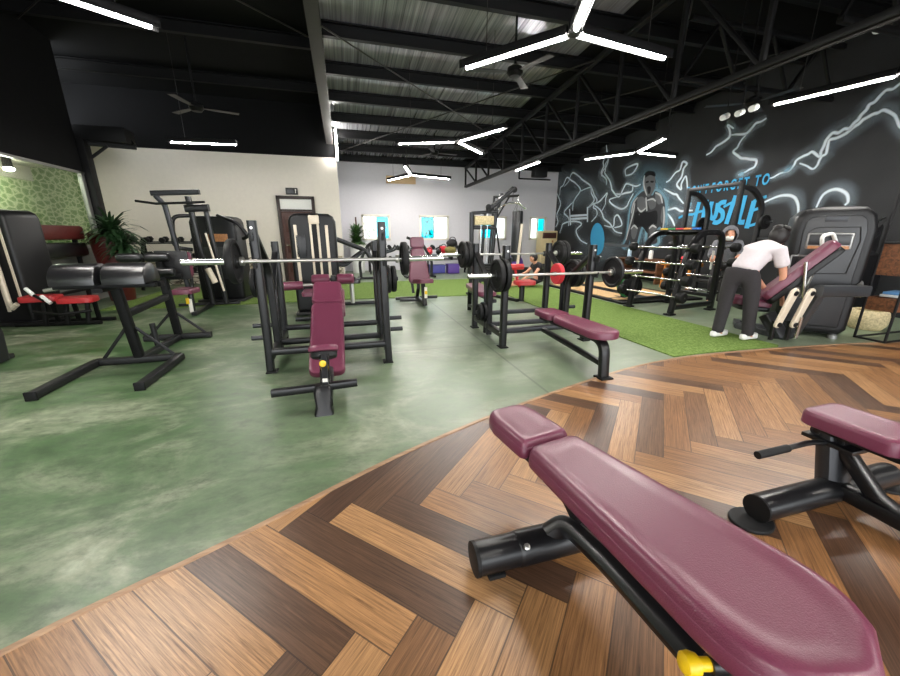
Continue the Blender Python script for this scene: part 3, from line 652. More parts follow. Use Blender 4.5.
stroke([z7(q) for q in ([(432,148),(455,160),(464,195)], [(352,168),(334,195),(324,240)], [(340,195),(332,240),(316,300),(300,360)], [(395,182),(420,176),(434,186)], [(470,210),(472,262),(466,310)], [(322,312),(336,296),(352,310)], [(404,310),(420,296),(437,306)], [(384,70),(380,110),(394,160)], [(390,168),(394,230)], [(352,214),(368,232),(390,216)])], .045, 'figure_highlights', 'spray_light')
stroke([[(602,244),(628,246),(655,248)]], .09, 'painted_bar', 'spray_grey', soft=False, taper=False); patch([[(598+7*math.cos(a), 239+16*math.sin(a)) for a in [i*PI/6 for i in range(12)]]], 'painted_plate', 'spray_blue')
stroke([[(570,216),(588,215)],[(571,219),(588,218)],[(570,209),(571,225)],[(588,207),(588,222)]], .07, 'painted_stub', 'spray_white', soft=False, taper=False, crv=False)
# lettering
HU = [[(95,450),(112,370),(135,285)], [(152,440),(168,350),(186,270)], [(82,372),(130,352),(195,338)], [(-5,392),(40,372),(92,368)], [(222,282),(208,340),(214,385),(236,392),(252,350),(262,290)],
      [(318,285),(282,290),(262,325),(292,352),(290,395),(258,422),(228,418)], [(384,240),(352,330),(318,432)], [(300,318),(352,290),(408,268)], [(446,240),(424,330),(404,412),(442,420)],
      [(508,276),(482,370),(456,462)], [(502,280),(545,262),(592,246)], [(490,345),(530,330),(580,316)], [(460,448),(500,438),(540,424)]]
HT = (2, 3, 7, 10, 11, 12)
for i, q in enumerate(HU): stroke([z8(q)], .055 if i in HT else .1, 'letter_stroke', 'spray_blue', soft=False, taper=False)
def letters(text, a, b_, size, name):
    cu = bpy.data.curves.new(name, 'FONT'); cu.body = text; cu.size = 1; cu.extrude = 0; cu.offset = .028; cu.space_character = 1.45
    o = bpy.data.objects.new(name, cu); COL.objects.link(o); bpy.context.view_layer.update()
    me = bpy.data.meshes.new_from_object(o.evaluated_get(bpy.context.evaluated_depsgraph_get())); bpy.data.objects.remove(o)
    xs = [v.co.x for v in me.vertices]; x0, x1 = min(xs), max(xs); X = nextx()
    for v in me.vertices:
        t_ = (v.co.x-x0)/(x1-x0); y, z = a[0]+(b_[0]-a[0])*t_, a[1]+(b_[1]-a[1])*t_; v.co = V((X, y, z+v.co.y*size))
    at = me.attributes.new('spray_cover', 'FLOAT', 'POINT'); at.data.foreach_set('value', [1.]*len(me.vertices))
    me.materials.clear(); me.materials.append(MATS['spray_blue']); q = bpy.data.objects.new(name, me); COL.objects.link(q); q.parent = mural; me.transform(WM[mural].inverted())
for wd, ua, ub in (("DON'T", 687, 708.5), ('FORGET', 712, 749), ('TO', 755, 769.5)):
    A_, B_ = wallpt(ua, 196-(ua-687)*.146), wallpt(ub, 196-(ub-687)*.146); letters(wd, (A_.x, A_.y), (B_.x, B_.y), .29, 'lettering_slogan')

# ================================================================== EQUIPMENT
def pad_outline(L, w0, w1, rr=.06, n=5):
    """pad lying along +x from 0 to L, half-widths w0..w1, rounded corners"""
    P = []
    for (cx, cy, a0, r) in ((L, w1, 0, min(rr, w1*.95)), (0, w0, PI/2, min(rr, w0*.95)), (0, -w0, PI, min(rr, w0*.95)), (L, -w1, 1.5*PI, min(rr, w1*.95))):
        sx = 1 if cx > 0 else -1; sy = 1 if cy > 0 else -1; c = (cx-sx*r, cy-sy*r)
        for i in range(n+1): a = a0+PI/2*i/n; P.append((c[0]+r*math.cos(a), c[1]+r*math.sin(a)))
    return P
def shrink(poly, ins, r):
    if ins <= r*.5: return inset_poly(poly, ins)
    q = inset_poly(poly, r*.5); e = ins-r*.5; xs = [p[0] for p in q]; ys = [p[1] for p in q]; cx, cy = (min(xs)+max(xs))/2, (min(ys)+max(ys))/2; hx, hy = (max(xs)-min(xs))/2, (max(ys)-min(ys))/2
    return [(cx+(x-cx)*(1-e/hx), cy+(y-cy)*(1-e/hy)) for x, y in q]
def add_pad(b, poly, t, m, seam=True, r=.022):
    """upholstered pad: flat board side, raised rim and slightly crowned top"""
    R = []
    for ins, z in ((.006,0),(0,.006),(0,t-r),(.002,t-r*.75),(r*.3,t-r*.3),(r*.8,t-.002),(r*1.4,t),(r*2.2,t-.003),(r*2.6,t-.003)):
        R.append([m @ V((x, y, z)) for x, y in shrink(poly, ins, r)])
    b.rings(R); return b
def roller(b, p0, p1, r, n=18):
    p0, p1 = V(p0), V(p1); d = (p1-p0).normalized(); L = (p1-p0).length
    b.lathe([(0,0),(r*.8,0),(r*.95,.012),(r,.03),(r,L-.03),(r*.95,L-.012),(r*.8,L),(0,L)], frame(p0, (d.y+.001, -d.x, 0) if abs(d.z) < .9 else (1,0,0), d) if False else Matrix.Translation(p0) @ d.to_track_quat('Z','Y').to_matrix().to_4x4(), n); return b
def along(p0, p1): d = V(p1)-V(p0); return Matrix.Translation(V(p0)) @ d.to_track_quat('Z','Y').to_matrix().to_4x4()
# ---- weight plates and barbells
def plate_mb(R, w, style=0):
    b = MB(); h = w/2
    if style == 0: prof = [(.0253,-h),(R*.3,-h),(R*.34,-h*.45),(R*.78,-h*.45),(R*.84,-h),(R*.97,-h),(R,-h*.7),(R,h*.7),(R*.97,h),(R*.84,h),(R*.78,h*.45),(R*.34,h*.45),(R*.3,h),(.0253,h)]
    else: prof = [(.027,-h*.7),(R*.25,-h*.7),(R*.28,-h),(R*.96,-h),(R,-h*.8),(R,h*.8),(R*.96,h),(R*.28,h),(R*.25,h*.7),(.027,h*.7)]
    b.lathe(prof, None, 32, closed=True); return b
PROTO = {}
def plate(key, R, w, mat, style, c, axis, label, group):
    k = (key, mat)
    if k not in PROTO:
        o = plate_mb(R, w, style).build('weight_plate', mat); PROTO[k] = o; new = o
    else: new = PROTO[k].copy(); COL.objects.link(new)
    new.rotation_mode = 'QUATERNION'; new.rotation_quaternion = V(axis).to_track_quat('Z','Y'); new.location = c
    new['label'] = label; new['category'] = 'weight plate'; new['group'] = group; return new
def barbell(c, d, label, L=2.2, shaft=1.31, mat='worn_steel'):
    c, d = V(c), V(d).normalized(); t = thing('barbell', label, 'barbell', c, group='olympic barbells')
    MB().tube([c-d*shaft/2, c+d*shaft/2], .0145, 12).build('shaft', mat, t)
    for s in (-1, 1):
        MB().tube([c+d*s*shaft/2, c+d*s*L/2], .025, 16).build('sleeve', 'chrome', t)
        b = MB(); b.lathe([(.015,0),(.036,0),(.038,.004),(.038,.026),(.036,.03),(.015,.03)], along(c+d*s*(shaft/2-.015), c+d*s*shaft)); b.build('collar', 'worn_steel', t)
    return t
# ---- foreground adjustable bench
def bench_near():
    ang = math.atan2(-.983, .182); dx, dy = math.cos(ang), math.sin(ang)
    t = thing('adjustable_bench', 'adjustable maroon bench nearest the viewpoint, filling the lower right', 'bench', (.85, .85, .0))
    O = V((.77, 1.2, 0)); d = V((dx, dy, 0)); s = V((-dy, dx, 0))   # s points to the right of the picture
    if s.x < 0: s = -s
    def P(a, w, h=0):
        z = .45+.075*max(0, a)+h; q = O+d*a+s*w; k = (CAM_H-(.45+.075*max(0, a)))/(CAM_H-.45); return V((q.x*k, q.y*k, z))
    def hw(a): return .128+.092*max(0, a)
    # back pad, widening to a rounded near end
    L = .965; pts = []; n = 22
    right = []; 
    for i in range(n+1):
        a = L*math.sin(PI/2*i/n)**1.0 if False else L*i/n
        w = hw(a)
        re = .24
        if a > L-re: q = (a-(L-re))/re; w *= math.sqrt(max(0, 1-q**2.3))
        right.append((a, w))
    right = [(.012, right[0][1]-.02), (.004, right[0][1]-.035)][::-1]+[(max(a, .03) if i == 0 else a, w) for i, (a, w) in enumerate(right)]
    poly = [(a, w) for a, w in right[:-1]]+[(L, 0.02), (L, -.02)]+[(a, -w) for a, w in reversed(right[:-1])]
    def padrings(poly, th, r, crown, name):
        R = []
        if sum(poly[i-1][0]*poly[i][1]-poly[i][0]*poly[i-1][1] for i in range(len(poly))) < 0: poly = poly[::-1]
        for ins, z in ((.01,-th),(.003,-th+.005),(0,-th+.016),(0,-r*1.25),(.003,-r*1.15),(0,-r*1.05),(.002,-r*.85),(.006,-r*.5),(r*.5,-r*.12),(r*.95,0),(r*1.6,.0),(r*2.3,-crown),(r*3.2,-crown*1.3)):
            R.append([P(x, y, z) for x, y in shrink(poly, ins, r)])
        b = MB(); b.rings(R); return b
    padrings(poly, .085, .03, .006, '').build('back_pad', 'maroon_vinyl', t, ang=60)
    spoly = [(-.34,.05),(-.33,.085),(-.30,.108),(-.24,.122),(-.08,.127),(-.03,.125),(-.014,.115),(-.012,.09),(-.012,-.09),(-.014,-.115),(-.03,-.125),(-.08,-.127),(-.24,-.122),(-.30,-.108),(-.33,-.085),(-.34,-.05)]
    spoly = spoly[::-1]
    padrings(spoly, .085, .028, .004, '').build('seat_pad', 'maroon_vinyl', t, ang=60)
    # frame under the pads
    b = MB(); b.bar([P(-.28,-.06,-.1), P(.8,-.06,-.1)], .04, .03).bar([P(-.28,.06,-.1), P(.8,.06,-.1)], .04, .03).bar([P(-.2,-.08,-.1), P(-.2,.08,-.1)], .03, .03).bar([P(.35,-.1,-.1), P(.35,.1,-.1)], .04, .03)
    b.build('pad_frame', 'black_metal', t)
    A, B = V((.40,1.05,.075)), V((1.16,1.05,.075))
    m = MB(); m.tube([A, B], .062, 24); stab = m.build('stabiliser', 'black_metal', t)
    for e, sg in ((A, -1), (B, 1)): m = MB(); m.lathe([(0,0),(.058,0),(.064,.004),(.064,.018),(.05,.022),(0,.022)], along(e-V((sg*.004,0,0)), e+V((sg,0,0))), 20); m.build('end_cap', 'rubber', stab)
    for x in (.47, 1.1): MB().box((x, 1.05, .011), (.07,.1,.02), bev=.006).build('foot_pad', 'rubber', stab)
    # neck rises from the stabiliser and turns into the spine running back to the viewer
    b = MB(); b.bar(round_path([(.70,1.05,.10),(.77,1.03,.165),(.79,.8,.19),(.83,.2,.20),(.85,-.1,.13)], .06, 6), .075, .085, r=.03); b.build('spine', 'black_metal', t)
    b = MB(); b.lathe([(.06,0),(.064,.004),(.066,.02),(.066,.36),(.064,.376),(.06,.38)], along((.56,1.05,.075),(1,1.05,.075)), 24); b.build('saddle_bracket', 'black_metal', stab)
    MB().lathe([(0,0),(.012,0),(.012,.008),(.006,.011),(0,.011)], along((.585,1.005,.124), (.585,.95,.18)), 10).build('bolt', 'worn_steel', stab)
    b = MB(); b.bar([(.80,.98,.2), P(.02,0,-.1)], .05, .05); MB().bar([(.84,.55,.23), P(.5,0,-.1)], .05, .06).build('rear_post', 'black_metal', t); b.box(P(.03,-.05,-.11), (.03,.09,.05)).box(P(.03,.05,-.11), (.03,.09,.05)); piv = b.build('pivot_post', 'black_metal', t)
    q = P(.06,-.095,-.075)
    for k in range(3): b = MB(); b.lathe([(0,0),(.011,0),(.011,.006),(0,.007)], along(q+d*(.035*k)-V((0,0,.012*k)), q+d*(.035*k)-V((0,0,.012*k))-s), 8); b.build('bolt', 'chrome', piv)
    # yellow pull pin
    k0, k1 = onZ(712, 664, .33), onZ(683, 664, .33); dd = (k1-k0)
    b = MB(); b.lathe([(0,-.03),(.014,-.03),(.014,0),(.021,.004),(.026,.02),(.024,.034),(.014,.042),(0,.044)], along(k1-dd*.55, k1), 18); b.build('pull_knob', 'yellow', t, 'yellow pull knob')
    MB().tube([k1-dd*.5, k0+(-dd)*1.6], .013, 12).lathe([(0,0),(.02,0),(.02,.05),(0,.05)], along(k1-dd*.9, k0-dd*3), 14).build('pin_barrel', 'black_metal', t)
    b = MB(); b.tube([(.5,-.2,.06),(1.2,-.2,.06)], .05, 18); b.bar([(.85,-.1,.13),(.85,-.2,.08)], .07, .07); b.build('rear_stabiliser', 'black_metal', t)
bench_near()
def bench_right():
    t = thing('adjustable_bench', 'adjustable maroon bench at the right edge with its A-shaped black frame in view', 'bench', (2.25, .9, 0))
    M4 = frame((2.245, 1.125, .375), (.03,-1,.0), (0,0,1))
    p = pad_outline(.36, .135, .14, .05); b = MB(); add_pad(b, p, .075, M4, r=.024); b.build('seat_pad', 'maroon_vinyl', t)
    p = pad_outline(.95, .14, .15, .09); b = MB(); add_pad(b, p, .075, M4 @ Matrix.Translation(V((.37,0,0))), r=.024); b.build('back_pad', 'maroon_vinyl', t)
    b = MB()
    for s in (-.06, .06): b.bar([M4 @ V((.05,s,-.02)), M4 @ V((1.2,s,-.02))], .04, .03)
    b.build('pad_frame', 'black_metal', t)
    b = MB(); c = M4 @ V((.06,0,-.035)); b.tube([c+V((-.07,0,0)), c+V((.1,0,0))], .026, 16).tube([c+V((-.06,-.09,-.01)), c+V((.1,-.09,-.01))], .024, 16).box(c+V((-.02,-.06,-.03)), (.16,.2,.02), bev=.004); b.build('hinge', 'black_metal', t)
    b = MB()
    for k in range(2): b.lathe([(.012,0),(.02,0),(.02,.006),(.012,.006)], along(c+V((-.071+.01*k,-.09*k,-.01*k)), c+V((-.3,-.09*k,-.01*k))), 14)
    b.build('hinge_bushing', 'grey_metal', t)
    b = MB(); b.tube([(1.72,.96,.075),(2.62,.96,.075)], .06, 24); stab = b.build('stabiliser', 'black_metal', t)
    for x, sg in ((1.72,-1),(2.62,1)):
        b = MB(); b.slab([(.095*math.cos(a), .08*math.sin(a)) for a in [2*PI*i/20 for i in range(20)]], .02, Matrix.Translation(V((x+sg*.02,.96,.001))), .006).lathe([(0,0),(.056,0),(.06,.004),(.06,.01),(0,.012)], along((x-sg*.002,.96,.075),(x+sg,.96,.075)), 20); b.build('foot_pad', 'rubber', stab)
    b = MB(); b.sweep([(2.22,.97,.1),(2.235,1.03,.36)], rrect(.13,.085,.03)); b.build('seat_post', 'grey_metal', t)
    b = MB(); b.bar([(2.235,1.02,.33),(2.24,.82,.12),(2.25,.72,.08)], .075, .05).bar(round_path([(2.22,.93,.09),(2.24,.6,.075),(2.27,-.3,.075)], .08), .08, .075, r=.02); b.build('spine', 'black_metal', t)
    b = MB(); b.tube([(1.98,-.3,.06),(2.56,-.3,.06)], .05, 16); b.build('rear_stabiliser', 'black_metal', t)
    b = MB(); b.tube(round_path([(2.2,1.0,.30),(2.08,1.02,.32),(1.95,1.02,.315),(1.76,1.03,.30)], .05, 5), .013, 12).build('adjusting_lever', 'black_metal', t)
    MB().tube([(1.92,1.02,.3125),(1.75,1.03,.299)], .018, 14).build('lever_grip', 'rubber', t)
bench_right()
# ---- glute ham bench at left
def ghd():
    t = thing('glute_ham_bench', 'black glute ham bench with two half-round pads on the green floor at left', 'exercise bench', (-2.12, 4.3, 0))
    x0, x1 = -2.49, -1.76; b = MB()
    b.bar([(x0,3.47,.035),(x0,4.3,.035)], .075, .07).bar([(x1,3.47,.035),(x1,4.3,.035)], .075, .07).bar([(x0,4.3,.036),(x1,4.3,.036)], .075, .07).bar([(-2.12,4.3,.037),(-2.1,5.2,.037)], .075, .07).bar([(x0+.02,5.2,.038),(x1+.02,5.2,.038)], .075, .07)
    bf = b.build('base_frame', 'matte_black', t)
    for x in (x0, x1): MB().box((x, 3.462, .035), (.08,.02,.074), bev=.004).build('end_cap', 'rubber', bf)
    MB().bar([(-2.12,4.3,.06),(-2.12,4.18,.80)], .085, .07, up=(0,1,0)).build('front_post', 'steel_dark', t); MB().bar([(-2.1,5.2,.06),(-2.1,5.1,.8)], .085, .07, up=(0,1,0)).build('rear_post', 'steel_dark', t)
    b = MB(); b.bar([(-2.12,4.22,.52),(-2.1,5.12,.56)], .06, .07)
    b.build('cross_beam', 'steel_dark', t)
    for s in (-1, 1):
        MB().bar([(-2.12+s*.3,4.3,.07),(-2.12+s*.04,4.26,.38)], .03, .012, up=(0,1,0)).build('gusset', 'matte_black', t); MB().bar([(-2.1+s*.3,5.2,.07),(-2.1+s*.04,5.17,.34)], .03, .012, up=(0,1,0)).build('gusset', 'matte_black', t)
    MB().tube([(-2.13,4.72,.06),(-2.14,4.72,.32)], .028, 14).build('band_peg', 'matte_black', t)
    MB().bar([(-2.46,4.1,.825),(-1.7,4.1,.825)], .07, .05).bar([(-2.46,3.98,.83),(-1.7,3.98,.83)], .05, .04).bar([(-2.12,3.9,.80),(-2.12,4.25,.80)], .08, .04).build('pad_carrier', 'steel_dark', t)
    for cx in (-2.27, -1.90):
        b = MB(); prof = [(-.15,0)]+[(.15*math.cos(a)*-1, .03+.15*math.sin(a)) for a in [PI*i/14 for i in range(15)]]+[(.15,0)]
        R = []
        for xx, ins in ((-.165,.012),(-.158,.002),(-.15,0),(.15,0),(.158,.002),(.165,.012)):
            R.append([V((cx+xx, 4.02+y, .85+z)) for y, z in inset_poly(prof[::-1], ins)])
        b.rings(R); b.build('half_round_pad', 'black_vinyl', t)
    MB().bar([(-2.4,5.1,.8),(-1.9,5.1,.8)], .06, .05).bar([(-2.1,5.1,.6),(-2.1,5.1,1.04)], .07, .06, up=(0,1,0)).bar([(-2.45,5.1,1.0),(-2.0,5.1,1.0)], .03, .03).bar([(-2.4,5.06,.88),(-1.95,5.06,.88)], .03, .03).build('roller_carrier', 'steel_dark', t)
    for (xa, xb, z, y) in ((-2.48,-2.25,1.02,5.06),(-2.21,-1.98,1.02,5.06),(-2.12,-1.92,.86,4.98)): roller(b := MB(), (xa,y,z), (xb,y,z), .05); b.build('foot_roller', 'black_vinyl', t)
    MB().box((-2.0,5.18,.92), (.34,.03,.34), bev=.01).build('foot_plate', 'matte_black', t)
    MB().tube([(-2.56,4.02,.80),(-2.44,4.02,.82)], .016, 10).build('adjusting_pin', 'worn_steel', t)
ghd()
# ---- bench press stations
def upright(b, x, y, z1, lean=0., w=.07, d=.09):
    b.sweep(round_path([(x-lean*.6, y, .02), (x-lean*.2, y, .25), (x, y, .6), (x, y, z1)], .15, 4), rrect(w, d, .018), up=(0,1,0))
def station(name_l, xa, xb, yf, yr, zf, zr, peg, group):
    t = thing('bench_press_station', name_l, 'weight bench', ((xa+xb)/2, (yf+yr)/2, 0)); ym = (yf+yr)/2
    for i, x in enumerate((xa, xb)):
        s = -1 if i == 0 else 1
        for (y, z) in ((yf, zf), (yr, zr)):
            b = MB(); upright(b, x, y, z, lean=-s*.02 if zf > 1.3 else 0); upo = b.build('upright', 'black_metal', t)
            b = MB(); b.slab([(-.05,-.06),(.05,-.06),(.05,.06),(-.05,.06)], .014, Matrix.Translation(V((x+s*-.0, y, .001))), .004); b.build('foot_plate', 'rubber', upo)
            sy = -1 if y == yf else 1
            for zz in ((z-.3, z-.12) if zf < 1.3 else (z-.33, z-.1)):
                h = MB(); h.bar([(x, y+sy*.05, zz-.045), (x, y+sy*.115, zz-.045), (x, y+sy*.125, zz+.0)], .05, .02, up=(1,0,0)); h.build('bar_hook', 'grey_metal', upo)
            for zz in (.18, z-.2, z-.05): b = MB(); b.lathe([(0,0),(.012,0),(.012,.008),(0,.01)], along((x+s*.034, y, zz), (x+s, y, zz)), 10); b.build('bolt', 'chrome', upo)
            b = MB(); b.lathe([(0,0),(.012,0),(.012,.006),(0,.007)], along((x, y-.046*(1 if y == yf else -1), z-.06), (x, y-1*(1 if y == yf else -1), z-.06)), 12); b.build('bolt', 'worn_steel', upo)
        # Y-shaped brace between the two uprights
        c = MB()
        c.bar(round_path([(x, yf+.03, zf-.13), (x, ym-.06, zf-.42), (x, ym-.05, .25), (x, ym-.05, .04)], .12, 5), .05, .07, up=(1,0,0)).bar(round_path([(x, yr-.03, zr-.13), (x, ym+.06, zr-.42), (x, ym+.05, .25), (x, ym+.05, .04)], .12, 5), .05, .07, up=(1,0,0)); c.build('brace', 'black_metal', t)
        c = MB(); c.bar([(x, yf+.03, .15), (x, yr-.03, .15)], .06, .08); c.build('side_rail', 'black_metal', t)
        for (py, pz, pl) in peg:
            MB().tube([(x+s*.03, py, pz), (x+s*pl, py, pz)], .024, 14).build('plate_peg', 'grey_metal', t)
    for (y, z, h) in ((yf, .2, .08), (yr, .2, .08), (ym, .16, .07)): b = MB(); b.bar([(xa, y, z), (xb, y, z)], h, .06); b.build('cross_rail', 'grey_metal' if zf < 1.3 else 'black_metal', t)
    return t
# flat station at right of centre
st = station('black bench press station with a flat maroon bench beside the turf lane', 1.70, 2.80, 3.79, 4.78, 1.16, 1.16, ((4.28,.33,.16),(4.28,.78,.2)), 'bench stations')
xc = 2.2; b = MB(); p = pad_outline(.36, .135, .14, .05); add_pad(b, p, .07, frame((xc, 3.78, .375), (0,-1,0))); b.build('head_pad', 'maroon_vinyl', st)
b = MB(); p = pad_outline(.82, .14, .15, .13); add_pad(b, p, .07, frame((xc, 3.415, .375), (0,-1,0))); b.build('bench_pad', 'maroon_vinyl', st)
b = MB(); b.sweep(round_path([(xc, 3.1, .34),(xc, 2.67, .345),(xc, 2.64, .01)], .13, 6), rrect(.09,.06,.015), up=(0,0,1)).bar([(xc,3.79,.33),(xc,3.0,.34)], .08, .05); b.build('bench_leg', 'black_metal', st)
MB().box((xc,2.635,.011), (.13,.12,.02), bev=.005).build('foot_plate', 'rubber', st)
b = MB(); b.bar([(xc,3.79,.19),(xc,2.66,.13)], .055, .05); b.build('spine', 'black_metal', st)
b = MB(); p = pad_outline(1.1, .14, .14, .1); add_pad(b, p, .07, frame((1.97, 4.95, .40), (.12,1,0))); b.build('rear_bench_pad', 'maroon_vinyl', st)
b = MB(); b.bar([(xc-.2,4.8,.36),(2.0,5.9,.36),(2.03,6.0,.0)], .07, .05).bar([(2.0,4.8,.2),(2.0,5.9,.1)], .05, .05); b.build('rear_bench_leg', 'black_metal', st)
G = 'plates on the bench station beside the turf'
bb = barbell((2.32, 3.66, .85), (1,0,0), 'steel barbell racked over the flat maroon bench beside the turf')
for k, (x, R) in enumerate(((1.62,.18),(1.55,.175))): plate('p%d' % k, R, .05, 'rubber', 0, (x, 3.66, .85), (1,0,0), ['black plate nearer the upright on the left end of the barbell over the flat bench','outer black plate on the left end of the barbell over the flat bench'][k], G)
plate('grip', .18, .035, 'plate_iron', 0, (3.005, 3.66, .85), (1,0,0), 'black iron plate on the right end of the barbell over the flat bench', G)
for k, x in enumerate((1.64, 1.585)): plate('s%d' % k, .125-.02*k, .045, 'rubber', 0, (x, 4.28, .33), (1,0,0), ['small black plate beside the frame on the low left peg of the flat bench','smallest black plate outermost on the low left peg of the flat bench station'][k], G)
bb = barbell((2.33, 4.9, 1.01), (1,0,0), 'steel barbell on the far side of the station beside the turf')
for k, x in enumerate((1.62, 1.555)): plate('q%d' % k, .18, .055, 'rubber', 0, (x, 4.9, 1.01), (1,0,0), ['black plate nearer the middle on the left end of the far barbell','outer black plate on the left end of the far barbell'][k], G)
for k, x in enumerate((3.04, 3.105)): plate('q%d' % k, .19, .055, 'rubber', 0, (x, 4.9, 1.01), (1,0,0), ['black plate nearer the middle on the right end of the far barbell','outer black plate on the right end of the far barbell'][k], G)
plate('red', .135, .06, 'red_rubber', 1, (2.66, 4.28, .78), (1,0,0), 'red plate hanging inside the right side of the flat bench station', G)
for k, x in enumerate((2.88, 2.945)): plate('q%d' % k, .17, .05, 'rubber', 0, (x, 4.28, .78), (1,0,0), ['black plate against the frame on the high right peg of the flat bench station','outer black plate on the high right peg of the flat bench station'][k], G)
MB().tube([(2.77,4.28,.78),(2.58,4.28,.78)], .024, 12).build('inner_peg', 'grey_metal', st)
# incline station at left of centre
si = station('black bench press station with an inclined maroon bench and small saddle seat', -.76, .345, 3.64, 4.62, 1.39, 1.2, ((4.1,.36,.22),(3.9,.28,.2),(4.12,.8,.2)), 'bench stations')
xc = -.215; pt, pb = V((xc+.01, 4.1, .75)), V((xc-.01, 3.12, .09)); dv = (pb-pt); Lp = dv.length; nrm = V((0,-dv.z,dv.y)).normalized(); nrm = nrm if nrm.y < 0 else -nrm
Mi = frame(pt, dv, nrm)
b = MB(); add_pad(b, pad_outline(.31, .142, .15, .055), .07, Mi); b.build('head_pad', 'maroon_vinyl', si)
b = MB(); add_pad(b, pad_outline(Lp-.315, .152, .15, .06), .07, Mi @ Matrix.Translation(V((.315,0,0)))); b.build('back_pad', 'maroon_vinyl', si)
b = MB(); b.bar([pt-nrm*.02, pb-nrm*.02], .07, .05, up=(0,1,0)).bar([(xc,4.14,.15),pt+V((0,.03,-.06))], .06, .06, up=(0,1,0)).bar([(xc,3.64,.2),(xc,4.62,.2)], .07, .07).bar([(xc,3.64,.2),(xc,2.62,.08)], .09, .08); b.build('spine', 'black_metal', si)
b = MB(); m = frame((xc-.03, 2.60, .0), (1,0,0)); R = []
for z, w, dd in ((.0,.135,.12),(.012,.135,.12),(.05,.11,.1),(.16,.13,.11),(.2,.1,.08)): R.append([V((xc-.02+x, 2.62+y+z*.3, z)) for x, y in rrect(w, dd, .02)])
b.rings(R); b.build('front_foot', 'black_metal', si)
b = MB(); b.bar([(xc-.0,2.68,.16),(xc-.005,2.92,.42)], .05, .07, up=(0,1,0)); b.build('seat_post', 'grey_metal', si)
b = MB()
for s in (-1, 1): b.bar([(xc+s*.03,2.65,.16),(xc+s*.03,2.89,.42)], .012, .02, up=(0,1,0))
b.build('post_rail', 'chrome', si)
MB().box((xc, 2.69, .21), (.035,.012,.06), m=None).build('caution_label', 'label_white', si)
b = MB(); sad = [(x*.86, y*.86) for x, y in [(-.13,-.03),(-.10,-.07),(-.04,-.085),(.04,-.085),(.10,-.07),(.13,-.03),(.12,.05),(.07,.12),(.03,.19),(-.03,.19),(-.07,.12),(-.12,.05)]]
add_pad(b, sad, .05, frame((xc-.005, 2.9, .385), (1,0,0), (0,.5,1)), r=.02); b.build('saddle_seat', 'maroon_vinyl', si)
b = MB(); b.slab([(x*.9, y*.95-.005) for x, y in sad], .05, frame((xc-.005, 2.9, .334), (1,0,0), (0,.5,1)), .012); b.build('seat_bracket', 'matte_black', si)
b = MB(); b.lathe([(0,0),(.012,0),(.012,.02),(.024,.026),(.026,.045),(.018,.056),(0,.058)], along((xc-.01,2.80,.33),(xc-.015,2.6,.36)), 16); b.build('pull_knob', 'yellow', si, 'yellow pull knob')
b = MB(); b.bar([(xc-.38,2.72,.155),(xc-.02,2.72,.165),(xc+.23,2.72,.175)], .06, .055, r=.012); b.build('foot_bar', 'black_metal', si)
b = MB(); b.bar([(xc,4.62,.2),(xc+.02,5.7,.2)], .08, .07).bar([(xc+.02,5.7,.0),(xc+.02,5.7,.5)], .08, .07, up=(0,1,0)).bar([(xc+.02,5.7,.5),(xc+.02,5.62,.65)], .05, .05, up=(0,1,0)); b.build('rear_leg', 'black_metal', si)
b = MB(); add_pad(b, pad_outline(1.0, .14, .14, .09), .07, frame((xc+.02,5.6,.47), (0,-1,-.2))); b.build('rear_bench_pad', 'maroon_vinyl', si)
for s in (-1, 1): roller(b := MB(), (xc+.02+s*.05,5.55,.66), (xc+.02+s*.29,5.55,.66), .072); b.build('leg_roller', 'maroon_vinyl', si)
MB().tube([(xc-.28,5.55,.66),(xc+.33,5.55,.66)], .02, 10).box((xc+.02,5.55,.66),(.08,.1,.11),bev=.02).build('roller_bar', 'matte_black', si)
G2 = 'plates on the incline bench station'
barbell((-.19, 3.50, 1.055), (1,0,0), 'steel barbell racked over the inclined maroon bench', L=2.2)
plate('big', .185, .055, 'rubber', 0, (-.905, 3.50, 1.055), (1,0,0), 'black plate on the left end of the barbell over the inclined bench', G2)
plate('t', .155, .05, 'rubber', 0, (.53, 3.50, 1.055), (1,0,0), 'black plate on the right end of the barbell over the inclined bench', G2)
for i, (x, s) in enumerate(((-.845,-1),(-.905,-1),(.435,1),(.495,1))): plate('u%d' % (i % 2), .155-.01*(i % 2), .045, 'rubber', 0, (x, 4.12, .8), (1,0,0), ['black plate against the left side frame of the incline station','outer black plate on the left peg of the incline station','black plate against the right side frame of the incline station','outer black plate on the right peg of the incline station'][i], G2)

# ---- tower with pale stripes behind the incline station
def tower(t, x0, x1, y, z1, dep, strips, yaw=0, zb=.05):
    cx = (x0+x1)/2; w = x1-x0; h = w/2
    M4 = Matrix.Translation(V((cx, y, 0))) @ Matrix.Rotation(yaw, 4, 'Z')
    P = [(-h+.02,zb),(h-.02,zb),(h,zb+.06),(h,z1-.12),(h-.03,z1-.05),(h-.1,z1-.01),(0,z1),(-h+.1,z1-.01),(-h+.03,z1-.05),(-h,z1-.12),(-h,zb+.06)]
    b = MB(); b.slab(P, dep, M4 @ Matrix.Rotation(PI/2, 4, 'X') @ Matrix.Translation(V((0,0,-dep/2))), .05, 4); b.build('shroud', 'shroud_black', t)
    MB().box((0,0,.03), (w*1.05, dep*1.5, .05), m=M4, bev=.01).build('base_plate', 'matte_black', t)
    for (xs, za, zb2, ww) in strips:
        MB().box((xs*w, -dep/2-.004, (za+zb2)/2), (ww, .014, zb2-za), m=M4, bev=.004).build('pale_strip', 'cream_metal', t, 'pale strip')
    return M4
t = thing('leg_curl_machine', 'black weight tower with pale vertical strips in front of the brown door', 'exercise machine', (-.44, 6.5, 0))
